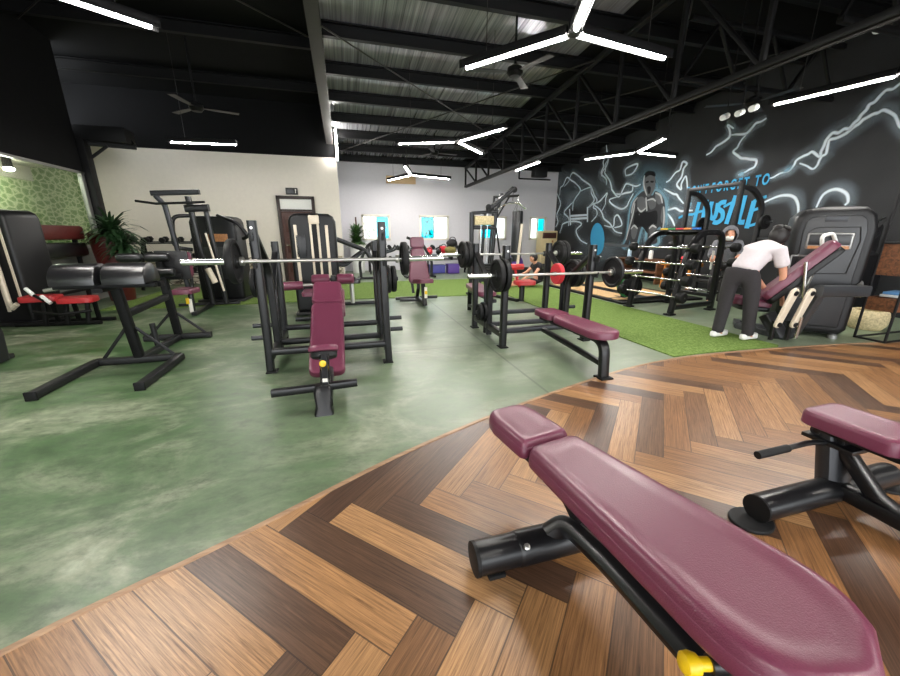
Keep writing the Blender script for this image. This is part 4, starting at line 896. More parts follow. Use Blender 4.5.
M4 = tower(t, -.82, -.12, 6.5, 1.6, .34, ((-.36,.5,1.42,.045),(.3,.5,1.42,.045),(-.04,.45,1.57,.035),(.12,.45,1.57,.035)), zb=.05)
MB().box((.03,-.172,.95), (.07,.012,1.0), m=M4).build('stack_slot', 'rubber', t); MB().box((.03,-.178,1.5), (.16,.016,.13), m=M4, bev=.02).build('stack_cap', 'cream_metal', t)
MB().box((-.19,-.176,1.1), (.14,.01,.34), m=M4, bev=.004).build('instruction_plate', 'shroud_panel', t)
roller(b := MB(), (-.98,6.0,.52), (-.66,6.0,.53), .065); b.build('leg_roller', 'maroon_vinyl', t); MB().tube([(-1.35,6.0,.5),(-.5,6.0,.535)], .025, 10).bar([(-.5,6.0,.53),(-.5,6.45,.5)], .05, .05).build('roller_bar', 'worn_steel', t)
MB().bar([(-.5,6.3,.06),(-.5,5.85,.06),(-.5,5.8,.35)], .06, .06).bar([(-.8,5.85,.04),(-.2,5.85,.04)], .06, .06).build('frame', 'black_metal', t)
b = MB(); add_pad(b, pad_outline(.4,.16,.16,.06), .07, frame((-.5,6.05,.4),(0,-1,0))); b.build('seat_pad', 'maroon_vinyl', t)
# ---- upright bench in the middle distance
t = thing('shoulder_press_bench', 'maroon upright bench standing in front of the turf strip under the second window', 'weight bench', (1.32, 6.7, 0))
b = MB(); add_pad(b, pad_outline(.2,.13,.13,.05), .07, frame((1.3,6.98,1.23),(0,-.12,-1),(0,-1,.1))); b.build('head_pad', 'maroon_vinyl', t)
b = MB(); add_pad(b, pad_outline(.66,.13,.2,.08), .07, frame((1.3,6.95,1.03),(0,-.25,-1),(0,-1,.2))); b.build('back_pad', 'maroon_vinyl', t)
b = MB(); add_pad(b, pad_outline(.36,.19,.14,.08), .08, frame((1.34,6.78,.40),(.1,-1,.1))); b.build('seat_pad', 'maroon_vinyl', t)
b = MB(); b.bar([(1.3,7.0,1.15),(1.3,6.9,.3),(1.32,7.2,.05)], .06, .07, up=(0,1,0)).bar([(1.34,6.5,.02),(1.33,6.62,.4)], .08, .08, up=(0,1,0)).bar([(1.34,6.5,.06),(1.32,7.3,.06)], .08, .07).bar([(.9,7.25,.05),(1.75,7.25,.05)], .06, .06).bar([(1.2,6.9,.2),(1.15,6.95,.7)], .05, .05, up=(0,1,0)); b.build('frame', 'black_metal', t)
MB().box((1.36,6.5,.26), (.05,.015,.2)).build('caution_label', 'label_white', t); MB().box((1.36,6.492,.26), (.045,.012,.06)).build('pull_knob', 'yellow', t)
b = MB(); b.bar([(.95,7.0,.055),(1.32,6.95,.055)], .06, .05).build('side_rail', 'black_metal', t)
#%%P4

# ---- left tower with red seats, by the partition
t = thing('cable_tower_machine', 'black weight tower with long pale strips and red seats by the glazed partition', 'exercise machine', (-4.6, 6.9, 0))
M4 = tower(t, -5.0, -4.36, 6.95, 1.62, .5, ((-.44,.5,1.3,.04),(.02,.2,1.55,.05),(.36,.35,1.5,.035)), yaw=-.25, zb=.04)
b = MB(); b.tube([M4 @ V((.09,-.29,1.4)), M4 @ V((.12,-.32,.35)), M4 @ V((.2,-.36,.28)), M4 @ V((.27,-.36,.33))], .03, 12); b.build('pale_lever', 'cream_metal', t, 'pale bent lever')
for (x, y, z) in ((-4.3,6.55,.36),(-3.85,6.5,.33)):
    b = MB(); add_pad(b, pad_outline(.42,.15,.15,.08), .08, frame((x-.15,y,z), (1,.1,0))); b.build('seat_pad', 'red_vinyl', t)
b = MB()
for x in (-4.2,-3.95,-3.7): b.bar([(x,6.45,.03),(x+.03,6.48,.33)], .05, .05, up=(0,1,0)).bar([(x,6.7,.03),(x+.05,6.6,.33)], .05, .05, up=(0,1,0))
b.bar([(-4.6,6.55,.03),(-3.55,6.45,.03)], .06, .05).bar([(-4.5,6.75,.031),(-3.5,6.7,.031)], .06, .05).tube([(-4.2,6.3,.25),(-3.9,6.28,.2),(-3.6,6.4,.22)], .02, 8).tube([(-4.25,6.4,.5),(-4.05,6.3,.4)], .02, 8); b.build('frame', 'steel_dark', t)
for p0, p1 in (((-4.27,6.4,.56),(-4.18,6.36,.47)), ((-4.08,6.33,.46),(-3.98,6.3,.36))): MB().tube([p0, p1], .025, 12).build('lever_grip', 'white_plastic', t)
t = thing('leg_machine', 'rounded black machine cover cut off by the left edge', 'exercise machine', (-3.75, 4.55, 0))
b = MB(); b.slab([(-.42,.0),(.4,.0),(.42,.3),(.36,.52),(.25,.6),(-.25,.62),(-.42,.5)], .5, frame((-3.85, 4.75, .02), (1,0,0), (0,-1,0)) , .06, 4); b.build('cover', 'shroud_black', t); MB().box((-3.85,4.55,.03), (.7,.6,.05), bev=.01).build('base_plate', 'matte_black', t)
# ---- dark padded bench ends with red rims by the partition (behind the tower)
t = thing('padded_barrier', 'black padded bench with a red back pad along the glazed partition', 'bench', (-4.62, 8.15, 0))
for z, m, h, n_ in ((1.31,'terracotta',.24,'back_pad'),(1.02,'black_vinyl',.24,'seat_pad')):
    b = MB(); b.box((-4.72,7.95,z), (.2,1.3,h), bev=.04); b.build(n_, m, t)
b = MB()
for y in (7.55, 8.45): b.bar([(-4.72,y,.02),(-4.72,y,1.3)], .06, .06, up=(0,1,0))
b.bar([(-4.72,7.55,.3),(-4.72,8.45,.3)], .05, .05); b.build('frame', 'steel_dark', t)
# ---- plants
def leafy(b, c, n, L, droop, w=.035, spread=1.):
    for k in range(n):
        a = random.random()*2*PI; el = random.uniform(.1, 1.35); d = V((math.cos(a)*math.cos(el)*spread, math.sin(a)*math.cos(el)*spread, math.sin(el))); l = L*random.uniform(.6,1.1); s = V((-math.sin(a), math.cos(a), 0))*w*random.uniform(.7,1.2)
        P = []; p = V(c)+V((0,0,random.uniform(-.1,.25)*L)); dd = d.copy()
        for i in range(5): P.append(p.copy()); p = p+dd*l/4; dd = (dd+V((0,0,-droop))).normalized()
        ws = (.3,1,1,.7,.05)
        A = [b.bm.verts.new(q+s*k_) for q, k_ in zip(P, ws)]; B = [b.bm.verts.new(q-s*k_) for q, k_ in zip(P, ws)]
        for i in range(4): b.bm.faces.new((A[i], A[i+1], B[i+1], B[i]))
pp = onY(101, 250, 8.9)
t = thing('potted_plant', 'tall red planter with drooping dark green plant beside the left column', 'plant', (-4.35, 8.9, 0))
MB().lathe([(0,.002),(.19,.002),(.2,.02),(.3,1.2),(.31,1.3),(.28,1.3),(.27,1.15),(0,1.15)], Matrix.Translation((-4.42,8.9,0)), 24).build('pot', 'terracotta', t)
b = MB(); leafy(b, (-4.3,8.8,1.2), 170, .62, .42, .035); leafy(b, (-4.1,8.65,.95), 130, .5, .5, .03); b.build('foliage', 'dark_leaf', t)
t = thing('potted_plant', 'leafy green plant in a pale pot at the step between the white walls', 'plant', (.42, 13.3, 0))
MB().lathe([(0,.002),(.2,.002),(.27,.9),(.28,.95),(.25,.95),(.24,.85),(0,.85)], Matrix.Translation((.42,13.3,0)), 20).build('pot', 'white_plastic', t)
b = MB(); leafy(b, (.42,13.3,.95), 130, .42, .25, .06); leafy(b, (.42,13.3,1.25), 90, .4, .2, .055); b.build('foliage', 'green_leaf', t); MB().tube([(.42,13.3,.85),(.42,13.3,1.85)], .025, 8).build('stem', 'door_wood', t)
# ---- cable machine at the left (black posts, red seat)
t = thing('pulldown_machine', 'black pulldown machine with a maroon seat between the planter and the brown door', 'exercise machine', (-2.6, 7.5, 0))
b = MB(); b.bar([(-3.0,7.5,1.93),(-2.3,7.5,1.97)], .09, .08); b.bar([(-2.95,7.5,1.9),(-2.86,7.55,1.75),(-2.75,7.6,.1)], .07, .08, up=(0,1,0)); b.build('left_arm', 'grey_metal', t)
b = MB(); b.bar([(-2.42,7.6,.05),(-2.5,7.55,1.9)], .08, .09, up=(0,1,0)).bar([(-2.2,7.6,.05),(-2.27,7.55,1.75)], .07, .07, up=(0,1,0)).bar([(-2.55,7.5,1.7),(-2.2,7.5,1.72)], .12, .12); b.bar([(-3.0,7.7,.03),(-2.0,7.7,.03)], .08, .06).bar([(-2.45,7.75,.031),(-2.45,6.75,.031)], .08, .06); b.build('frame', 'black_metal', t)
MB().tube([(-3.2,7.4,1.8),(-2.9,7.35,1.76),(-2.2,7.35,1.8)], .02, 10).build('pull_bar', 'black_metal', t)
b = MB(); b.tube([(-2.85,7.3,.84),(-2.15,7.3,.86)], .02, 10); b.build('handle_bar', 'worn_steel', t)
b = MB(); b.tube([(-2.3,7.45,1.3),(-2.15,7.4,.3)], .018, 8).tube([(-2.36,7.45,.7),(-2.27,7.42,.45)], .05, 10); b.build('lever', 'cream_metal', t)
b = MB(); add_pad(b, pad_outline(.42,.13,.15,.08), .08, frame((-2.5,6.95,1.02),(-.1,-.05,-1),(-.3,-1,0))); b.build('back_pad', 'maroon_vinyl', t)
b = MB(); add_pad(b, pad_outline(.4,.17,.15,.08), .08, frame((-2.55,7.05,.36),(0,-1,0))); b.build('seat_pad', 'maroon_vinyl', t)
MB().bar([(-2.5,6.85,.03),(-2.5,6.9,.36)], .07, .07, up=(0,1,0)).bar([(-2.5,7.0,.4),(-2.5,7.2,1.0)], .05, .05, up=(0,1,0)).build('seat_post', 'black_metal', t); MB().box((-2.49,6.795,.16), (.05,.02,.22)).build('caution_label', 'label_white', t); MB().box((-2.52,6.79,.24), (.05,.03,.1), bev=.01).build('pull_knob', 'yellow', t)
t = thing('treadmill', 'black rounded machine cover with a side handle behind the pulldown machine', 'exercise machine', (-2.3, 8.35, 0))
M4 = tower(t, -2.75, -1.95, 8.35, 1.62, .5, (), yaw=-.12, zb=.04)
MB().box((.08,-.256,1.22), (.34,.012,.14), m=M4, bev=.006).build('display_panel', 'amber_panel', t); MB().box((.0,-.256,.75), (.5,.012,.6), m=M4, bev=.006).build('front_panel', 'shroud_panel', t)
b = MB(); b.tube(round_path([M4 @ V((-.3,-.2,1.62)), M4 @ V((-.62,-.3,1.6)), M4 @ V((-.68,-.32,1.05)), M4 @ V((-.4,-.25,1.0))], .12, 5), .035, 10); b.build('handle', 'black_metal', t); b = MB(); b.tube(round_path([M4 @ V((.1,-.2,1.62)), M4 @ V((.45,-.25,1.5)), M4 @ V((.62,-.25,1.25)), M4 @ V((.5,-.2,1.2))], .1, 5), .035, 10); b.build('handle', 'black_metal', t)
# ---- dumbbell racks
def hexhead(b, c, r, L, ax): 
    m = along(c, V(c)+V(ax)); b.lathe([(0,-L/2),(r*.9,-L/2),(r,-L*.4),(r,L*.4),(r*.9,L/2),(0,L/2)], m, 6)
def dumbbell_mb(r): 
    b = MB(); hexhead(b, (0,-.095,0), r, .09, (0,1,0)); hexhead(b, (0,.095,0), r, .09, (0,1,0)); b.tube([(0,-.06,0),(0,.06,0)], .016, 8); return b
DB = dumbbell_mb(.062).build('dumbbell', 'rubber'); dbn = [0]
def rackrow(label, x0, x1, y, levels, n, group, lab2):
    t = thing('dumbbell_rack', label, 'rack', ((x0+x1)/2, y, 0)); b = MB()
    for x in (x0+.03, (x0+x1)/2, x1-.03): b.bar([(x,y-.28,.02),(x,y+.2,max(levels)+.12)], .06, .07, up=(0,1,0)).bar([(x,y+.28,.02),(x,y+.2,max(levels)+.1)], .06, .05, up=(0,1,0))
    b.build('end_frame', 'steel_dark', t)
    for z in levels:
        yy = y-.28+.48*z/(max(levels)+.12)-.08; m = MB(); m.bar([(x0,yy-.1,z),(x1,yy-.1,z)], .04, .03).bar([(x0,yy+.1,z+.03),(x1,yy+.1,z+.03)], .04, .03); m.build('shelf_rail', 'grey_metal', t)
        for i in range(n):
            x = x0+.12+(x1-x0-.24)*i/(n-1); o = DB if dbn[0] == 0 else DB.copy()
            if dbn[0]: COL.objects.link(o)
            dbn[0] += 1; s = .75+.5*((i*7+int(z*10)) % n)/n; o.scale = (s,1,s); o.location = (x, yy, z+.018+.054*s+.01); o.rotation_euler = (.12,0,0); o['label'] = lab2; o['category'] = 'dumbbell'; o['group'] = group
rackrow('long dumbbell rack under the windows of the far white wall', .75, 4.35, 13.0, (.42,.78), 12, 'dumbbells under the far windows', 'black dumbbell on the long rack under the far windows')
rackrow('black dumbbell rack behind the potted planter at the left column', -5.9, -3.4, 10.5, (.4,.75,1.08), 8, 'dumbbells behind the planter', 'black dumbbell on the rack behind the planter at left')
# bags and kettlebells on the far rack's top board
t = thing('side_table', 'low dark bench table with boxes in front of the far dumbbell rack', 'table', (3.3, 12.2, 0)); MB().box((3.3,12.2,.62), (1.5,.5,.05), bev=.01).build('table_top', 'grey_metal', t)
for sx in (-.7,.7):
    for sy in (-.2,.2): MB().bar([(3.3+sx,12.2+sy,0),(3.3+sx,12.2+sy,.6)], .05, .05, up=(0,1,0)).build('leg', 'steel_dark', t)
for i, (x, z, sx, sz, m, l) in enumerate(((2.95,0,.5,.26,'blue_box','blue storage box on the floor under the far table'),(3.5,0,.4,.3,'purple','violet storage box on the floor under the far table'))):
    q = MB().box((x,12.2,.16+z), (sx,.34,sz), bev=.02).box((x,12.2,.16+z+sz/2), (sx+.03,.37,.03), bev=.008); tag(q.build('storage_box', m), l, 'box')
def kettlebell(c, r, m, l):
    b = MB(); b.ball(c, r, (1,1,.95)); b.tube(arc(V(c)+V((0,0,r*.75)), r*.75, -.2, PI+.2, 10), r*.18, 8); t_ = b.build('kettlebell', m); tag(t_, l, 'kettlebell')
for i, (x, m, l) in enumerate(((2.7,'red_rubber','red kettlebell on the left of the far table'),(3.0,'rubber','black kettlebell beside the red one on the far table'),(3.8,'rubber','black kettlebell at the right end of the far table'))): kettlebell((x,12.15,.73), .095, m, l)
def bag(c, s, m, l):
    b = MB(); b.ball(c, .5, s, u=20, v=12)
    for v in b.bm.verts: v.co += V((math.sin(v.co.z*23+v.co.x*17), math.sin(v.co.x*19), math.sin(v.co.y*21+v.co.x*13)))*.015
    p = b.build('bag_body', m, t_ := thing('gym_bag', l, 'bag', (c[0], c[1], c[2]-s[2]*.5)))
    MB().tube(arc(V(c)+V((0,-.05,s[2]*.35)), s[0]*.28, 0, PI, 10), .014, 6).build('strap', 'matte_black', t_)
bag((3.42,12.2,.78), (.42,.3,.28), 'olive', 'olive gym bag heaped on the far table'); bag((3.5,12.25,1.0), (.4,.28,.26), 'shirt_black', 'black gym bag on top of the olive one'); bag((3.2,12.3,.80), (.3,.26,.26), 'red_rubber', 'red gym bag on the far table')
# arm machines in front of the far rack
def armachine(x, y, s, label):
    t = thing('lever_machine', label, 'exercise machine', (x, y, 0)); b = MB()
    b.bar([(x-.45*s,y,.04),(x+.5*s,y,.04)], .07, .06).bar([(x-.4*s,y-.3,.041),(x-.4*s,y+.35,.041)], .07, .06).bar([(x+.45*s,y-.3,.041),(x+.45*s,y+.3,.041)], .07, .06).bar(round_path([(x+.4*s,y,.05),(x+.42*s,y,.5),(x+.15*s,y,1.0),(x-.35*s,y-.1,1.2)], .1), .08, .08, up=(0,1,0)); b.build('frame', 'black_metal', t)
    b = MB()
    for d in (-.2,.2): b.tube(round_path([(x+.1*s,y+d,1.0),(x-.25*s,y+d*1.6,.75),(x-.6*s,y+d*1.5,.85),(x-.68*s,y+d*1.5,.98)], .08), .028, 10)
    b.build('lever_arm', 'grey_metal', t)
    b = MB(); add_pad(b, pad_outline(.36,.15,.15,.06), .08, frame((x-.35*s,y,.42),(s,0,0))); b.build('seat_pad', 'black_vinyl', t); MB().bar([(x-.15*s,y,.05),(x-.15*s,y,.42)], .08, .08, up=(0,1,0)).build('seat_post', 'worn_steel', t)
armachine(.22, 7.0, 1, 'black lever machine with curved arms just right of the inclined bench'); armachine(.8, 11.2, -1, 'black lever machine far back before the leftmost window'); armachine(2.15, 11.3, 1, 'black lever machine far back behind the upright bench')
# ---- lat machine, bag, ball
t = thing('cable_machine', 'tall black cable machine with a chrome pull bar in front of the third window', 'exercise machine', (2.9, 7.55, 0))
b = MB(); b.bar([(2.58,7.55,.02),(2.56,7.5,1.72)], .08, .1, up=(0,1,0)).bar([(3.02,7.6,.02),(3.12,7.55,1.75),(3.22,7.5,2.1)], .07, .09, up=(0,1,0)).bar([(2.56,7.5,1.7),(3.1,7.5,1.74)], .07, .07).bar([(2.56,7.5,1.42),(3.1,7.5,1.42)], .06, .08).bar([(2.9,7.5,1.75),(3.45,7.45,2.2)], .09, .09, up=(0,1,0)).bar([(2.5,7.6,.03),(3.2,7.6,.03)], .08, .06).bar([(2.85,7.6,.031),(3.2,6.5,.031)], .08, .06).bar([(2.8,7.6,.02),(2.85,7.5,1.7)], .05, .06, up=(0,1,0)); b.build('frame', 'black_metal', t)
MB().box((2.82,7.5,1.56), (.42,.16,.18), bev=.02).build('weight_stack', 'wicker', t, 'tan upper weight block')
b = MB()
for i in range(7): b.box((2.82,7.5,.32+.055*i), (.34,.16,.048), bev=.006)
b.build('weight_stack', 'plate_iron', t)
b = MB(); b.tube([(2.76,7.48,.06),(2.76,7.48,1.7)], .012, 8).tube([(2.9,7.48,.06),(2.9,7.48,1.7)], .012, 8); b.build('guide_rod', 'chrome', t)
MB().lathe([(0,-.02),(.05,-.02),(.06,-.01),(.05,0),(.06,.01),(.05,.02),(0,.02)], along((3.46,7.43,2.17),(3.46,6.9,2.17)), 18).lathe([(0,-.02),(.05,-.02),(.06,-.01),(.05,0),(.06,.01),(.05,.02),(0,.02)], along((2.9,7.43,1.82),(2.9,6.9,1.82)), 18).build('pulley', 'rubber', t)
MB().tube([(3.44,7.45,2.2),(3.42,7.4,1.95)], .006, 6).build('cable', 'rubber', t); MB().tube(round_path([(3.1,7.4,1.78),(3.25,7.4,1.9),(3.55,7.4,1.92),(3.72,7.4,1.8)], .1), .016, 10).build('pull_bar', 'chrome', t)
MB().tube([(3.68,7.45,1.5),(3.62,7.45,.6)], .03, 10).build('pale_lever', 'cream_metal', t, 'pale lever')
b = MB(); add_pad(b, pad_outline(.4,.17,.16,.1), .08, frame((3.12,6.5,.34),(.9,-.1,0))); b.build('seat_pad', 'red_vinyl', t); MB().bar([(3.28,6.5,.02),(3.28,6.5,.34)], .09, .09, up=(0,1,0)).build('seat_post', 'black_metal', t)
roller(b := MB(), (3.05,6.75,.66), (3.4,6.72,.66), .06); b.bar([(3.22,6.5,.3),(3.22,6.75,.64)], .04, .04, up=(0,1,0)); b.build('knee_roller', 'red_vinyl', t)
bx, by = 5.25, 11.0
t = thing('punching_bag_stand', 'black steel stand from which the punching bag hangs', 'stand', (bx-.3, by+.4, 0))
b = MB(); b.bar([(bx-.75,by+.45,.03),(bx-.6,by+.45,2.42),(bx+.05,by+.02,2.44)], .07, .07, up=(0,1,0)).bar([(bx-.68,by+.45,1.5),(bx-.2,by+.2,2.42)], .05, .05, up=(0,1,0)).bar([(bx-.2,by+.5,.03),(bx-.5,by+.45,1.5)], .05, .05, up=(0,1,0)); b.build('post', 'black_metal', t)
MB().box((bx-.15,by+.3,.13), (1.25,.9,.26), bev=.03).build('base', 'matte_black', t)
t = thing('punching_bag', 'long dark punching bag hanging in front of the rightmost window', 'punching bag', (bx+.02, by, .4))
MB().lathe([(0,0),(.13,.0),(.16,.03),(.165,.3),(.17,.8),(.165,1.5),(.15,1.54),(0,1.55)], Matrix.Translation((bx+.02,by,.45)), 20).build('bag_body', 'shroud_panel', t)
b = MB()
for a in range(4): b.tube([(bx+.02+.14*math.cos(a*PI/2), by+.14*math.sin(a*PI/2), 1.99), (bx+.02, by, 2.3)], .006, 5)
b.tube([(bx+.02,by,2.28),(bx+.02,by,2.41)], .008, 6); b.build('chain', 'chrome', t)
tag(MB().ball((bx+.52,by+1.1,.3), .3, u=24, v=14).build('exercise_ball', 'purple'), 'purple exercise ball on the floor behind the punching bag', 'ball')
t = thing('air_conditioner', 'cream floor-standing air conditioner in the far corner by the mural', 'air conditioner', (7.85, 13.6, 0))
MB().box((7.85,13.62,.72), (.72,.4,1.42), bev=.03).build('cabinet', 'ac_cream', t); MB().box((7.85,13.415,1.25), (.6,.02,.22), bev=.006).build('air_outlet', 'door_wood', t); MB().box((7.85,13.415,.25), (.6,.02,.3), bev=.006).build('intake_grille', 'wicker', t); MB().box((8.0,13.412,1.02), (.06,.02,.08)).build('control_panel', 'amber_panel', t)

# ---- lifting platform and the mural-side racks
t = thing('lifting_platform', 'black rubber lifting platform with plywood inlay beside the turf', 'platform', (5.75, 7.0, 0))
MB().box((5.95,7.15,.022), (1.95,2.9,.04), bev=.006).build('rubber_mat', 'rubber', t); MB().box((5.35,7.2,.047), (.55,2.5,.012)).box((6.35,7.2,.047), (.75,2.5,.012)).build('plywood_board', 'plywood', t)
def barbell_rack():
    yaw = math.radians(9); O = V((5.05, 4.70, 0)); U = V((math.cos(yaw), math.sin(yaw), 0)); W = V((-math.sin(yaw), math.cos(yaw), 0)); K = lambda u, w_, z: O+U*u+W*w_+V((0,0,z))
    t = thing('barbell_rack', 'black two-sided barbell rack with arched side frames at the turf edge before the mural', 'rack', O)
    for w_ in (0, .8):
        b = MB(); b.bar(round_path([K(.03,w_,.03), K(.22,w_,1.02), K(.45,w_,1.31), K(1.06,w_,1.31), K(1.08,w_,.03)], .22, 6), .09, .08, up=W).bar([K(.05,w_,.12), K(1.07,w_,.12)], .08, .07, up=W); sf = b.build('side_frame', 'black_metal', t)
        for u in (.02, 1.08): MB().box(K(u,w_,.014), (.16,.12,.026), rz=yaw, bev=.006).build('foot_plate', 'rubber', sf)
        for u in (.6,.75,.9): b = MB(); b.lathe([(0,0),(.014,0),(.014,.006),(0,.007)], along(K(u,w_-.042,1.31), K(u,w_-1,1.31)), 8); b.build('bolt', 'chrome', sf)
    for p_, q_ in ((K(1.07,0,.25), K(1.07,.8,.25)), (K(.75,0,1.3), K(.75,.8,1.3))): MB().bar([p_, q_], .06, .06).build('cross_rail', 'black_metal', t)
    MB().bar([K(.55,.03,1.345), K(.55,.77,1.345)], .3, .02, r=.004).build('top_tray', 'matte_black', t)
    cols = [('yellow','yellow'),('green_rubber','green'),('red_rubber','red'),('orange_paint','orange'),('blue_rubber','blue')]
    for i, (m, c) in enumerate(cols):
        p = K(.55,.7-.14*i,1.357); o = MB().lathe([(.026,0),(.06,0),(.065,.006),(.065,.022),(.06,.028),(.026,.028)], None, 18, closed=True).build('change_plate', m); o.location = p; tag(o, 'small %s change plate lying on top of the barbell rack' % c, 'weight plate', 'change plates on the barbell rack')
    zs = (.28,.54,.79,1.04); k = 0
    for side in (0, 1):
        for j, z in enumerate(zs):
            u = (.03+.2*z) - .09 if side == 0 else 1.08+.10
            q = K(u, .4, z+.03); n_ = thing('fixed_barbell', '%s fixed barbell on the %s side of the barbell rack' % (('lowest','second lowest','second highest','topmost')[j], ('turf','wall')[side]), 'barbell', q, group='fixed barbells'); k += 1
            MB().tube([q-W*.62, q+W*.62], .014, 10).build('shaft', 'chrome', n_)
            for s in (-1, 1):
                r = .09-.005*j; h = MB(); h.lathe([(0,0),(r*.8,0),(r,.02),(r,.1),(r*.8,.12),(0,.12)], along(q+W*s*.5, q+W*s), 18); h.build('weight_head', 'rubber', n_)
                h = MB(); c0 = K(u+(.05 if side == 0 else -.05), .4+s*.4, z); h.bar([c0, q+W*s*.4-V((0,0,.02))-W*s*.0], .05, .02); h.build('saddle', 'matte_black', t)
    return K
K = barbell_rack()
def power_rack():
    xa, xb, ya, yb, H = 6.95, 7.55, 5.38, 6.46, 2.2
    t = thing('power_rack', 'tall black power rack standing against the blue lettering', 'rack', (7.25, 5.9, 0))
    for y in (ya, yb):
        b = MB(); b.bar([(xa,y,.03),(xa,y,H)], .08, .08, up=(0,1,0)); fp = b.build('front_post', 'matte_black', t)
        h = MB()
        for i in range(18): h.box((xa-.041, y, .4+i*.1), (.004,.022,.022))
        h.build('pin_holes', 'grey_metal', fp, kind='stuff')
        b = MB(); b.bar(round_path([(xa+.03,y,H-.1),(xa+.3,y,H-.12),(xb,y,H-.38),(xb,y,.03)], .18, 6), .08, .08, up=(0,1,0)).bar([(xa,y,.05),(xb,y,.05)], .08, .07, up=(0,1,0)); b.build('rear_post', 'matte_black', t)
        [MB().tube([(xb,y,z_),(xb,y+(-.25 if y == ya else .2),z_)], .022, 10).build('plate_peg', 'grey_metal', t) for z_ in (.9, 1.2, 1.5)]
        MB().bar([(xa-.06,y,1.12),(xa-.14,y,1.12),(xa-.15,y,1.17)], .05, .03, up=(0,1,0)).build('bar_hook', 'grey_metal', fp)
    [MB().bar([(x_,ya,z_),(x_,yb,z_)], .08, .07).build('cross_rail', 'matte_black', t) for x_, z_ in ((xa,H-.04),(xb,.3),(xb,1.0))]
    return xa, xb, ya, yb
xa, xb, ya, yb = power_rack()
for i, (y, z, R) in enumerate(((ya-.1,1.5,.13),(ya-.1,.9,.2),(yb+.1,1.5,.14),(yb+.1,.9,.2))):
    plate('pr%d' % i, R, .05, 'rubber', 0, (xb, y, z), (0,1,0), ['small black plate on the upper peg at the near side of the power rack','large black plate on the lower peg at the near side of the power rack','small black plate on the upper peg at the far side of the power rack','large black plate on the lower peg at the far side of the power rack'][i], 'plates on the power rack')
# plate tree, box, bottles, frame and blocks along the mural foot
t = thing('plate_tree', 'low black plate stand with coloured plates beside the lifting platform', 'rack', (5.35, 6.15, 0))
b = MB(); b.bar([(5.35,6.15,.03),(5.35,6.15,.5)], .06, .06, up=(0,1,0)).bar([(5.05,6.15,.03),(5.65,6.15,.03)], .07, .05).bar([(5.35,5.95,.031),(5.35,6.35,.031)], .07, .05); b.build('stand', 'matte_black', t)
MB().tube([(5.35,6.15,.3),(5.35,5.8,.3)], .024, 10).build('plate_peg', 'grey_metal', t)
plate('gr', .22, .05, 'green_rubber', 1, (5.35,6.02,.3), (.3,1,0), 'green plate on the low stand beside the lifting platform', 'coloured plates'); plate('gb', .2, .05, 'rubber', 1, (5.35,5.93,.3), (.3,1,0), 'black plate in front of the green one on the low stand', 'coloured plates')
t = thing('tool_shelf', 'brown open box shelf against the mural beneath the painted lifter', 'shelf', (8.0, 8.6, 0))
MB().box((8.05,8.6,.62), (.5,1.5,.04), bev=.006).box((8.05,8.6,.3), (.5,1.5,.04), bev=.006).build('board', 'shelf_wood', t)
for sy in (-.72,.72): MB().box((8.05,8.6+sy,.32), (.5,.05,.62), bev=.006).build('side_panel', 'shelf_wood', t)
for i, (y, c, m, h) in enumerate(((9.1,'pale clear water bottle on the brown shelf, leftmost of three','bottle_plastic',.3),(8.75,'black shaker bottle on the brown shelf, between two others','shirt_black',.36),(8.3,'white shaker bottle on the brown shelf, rightmost of three','white_plastic',.28))):
    t = thing('bottle', c, 'bottle', (7.98,y,.64)); MB().lathe([(0,0),(.05,0),(.055,.02),(.055,h*.7),(.03,h*.85),(.0,h*.86)], Matrix.Translation((7.98,y,.641)), 16).build('bottle_body', m, t); MB().lathe([(0,0),(.032,0),(.032,.05),(0,.05)], Matrix.Translation((7.98,y,.641+h*.84)), 12).build('cap', 'matte_black', t)
t = thing('step_stool', 'orange stool frame behind the barbell rack', 'stool', (7.7, 7.15, 0))
MB().box((7.75,7.1,.6), (.35,.9,.08), bev=.02).build('seat', 'orange_paint', t)
for sx in (-.12,.12):
    for sy in (-.38,.38): MB().bar([(7.75+sx,7.1+sy,0),(7.75+sx*.8,7.1+sy*.9,.58)], .05, .05, up=(0,1,0)).build('leg', 'orange_paint', t)
tag(MB().box((7.85,6.95,.72), (.22,.4,.12), bev=.03).build('foam_block', 'red_rubber'), 'red foam block on the orange stool', 'block')

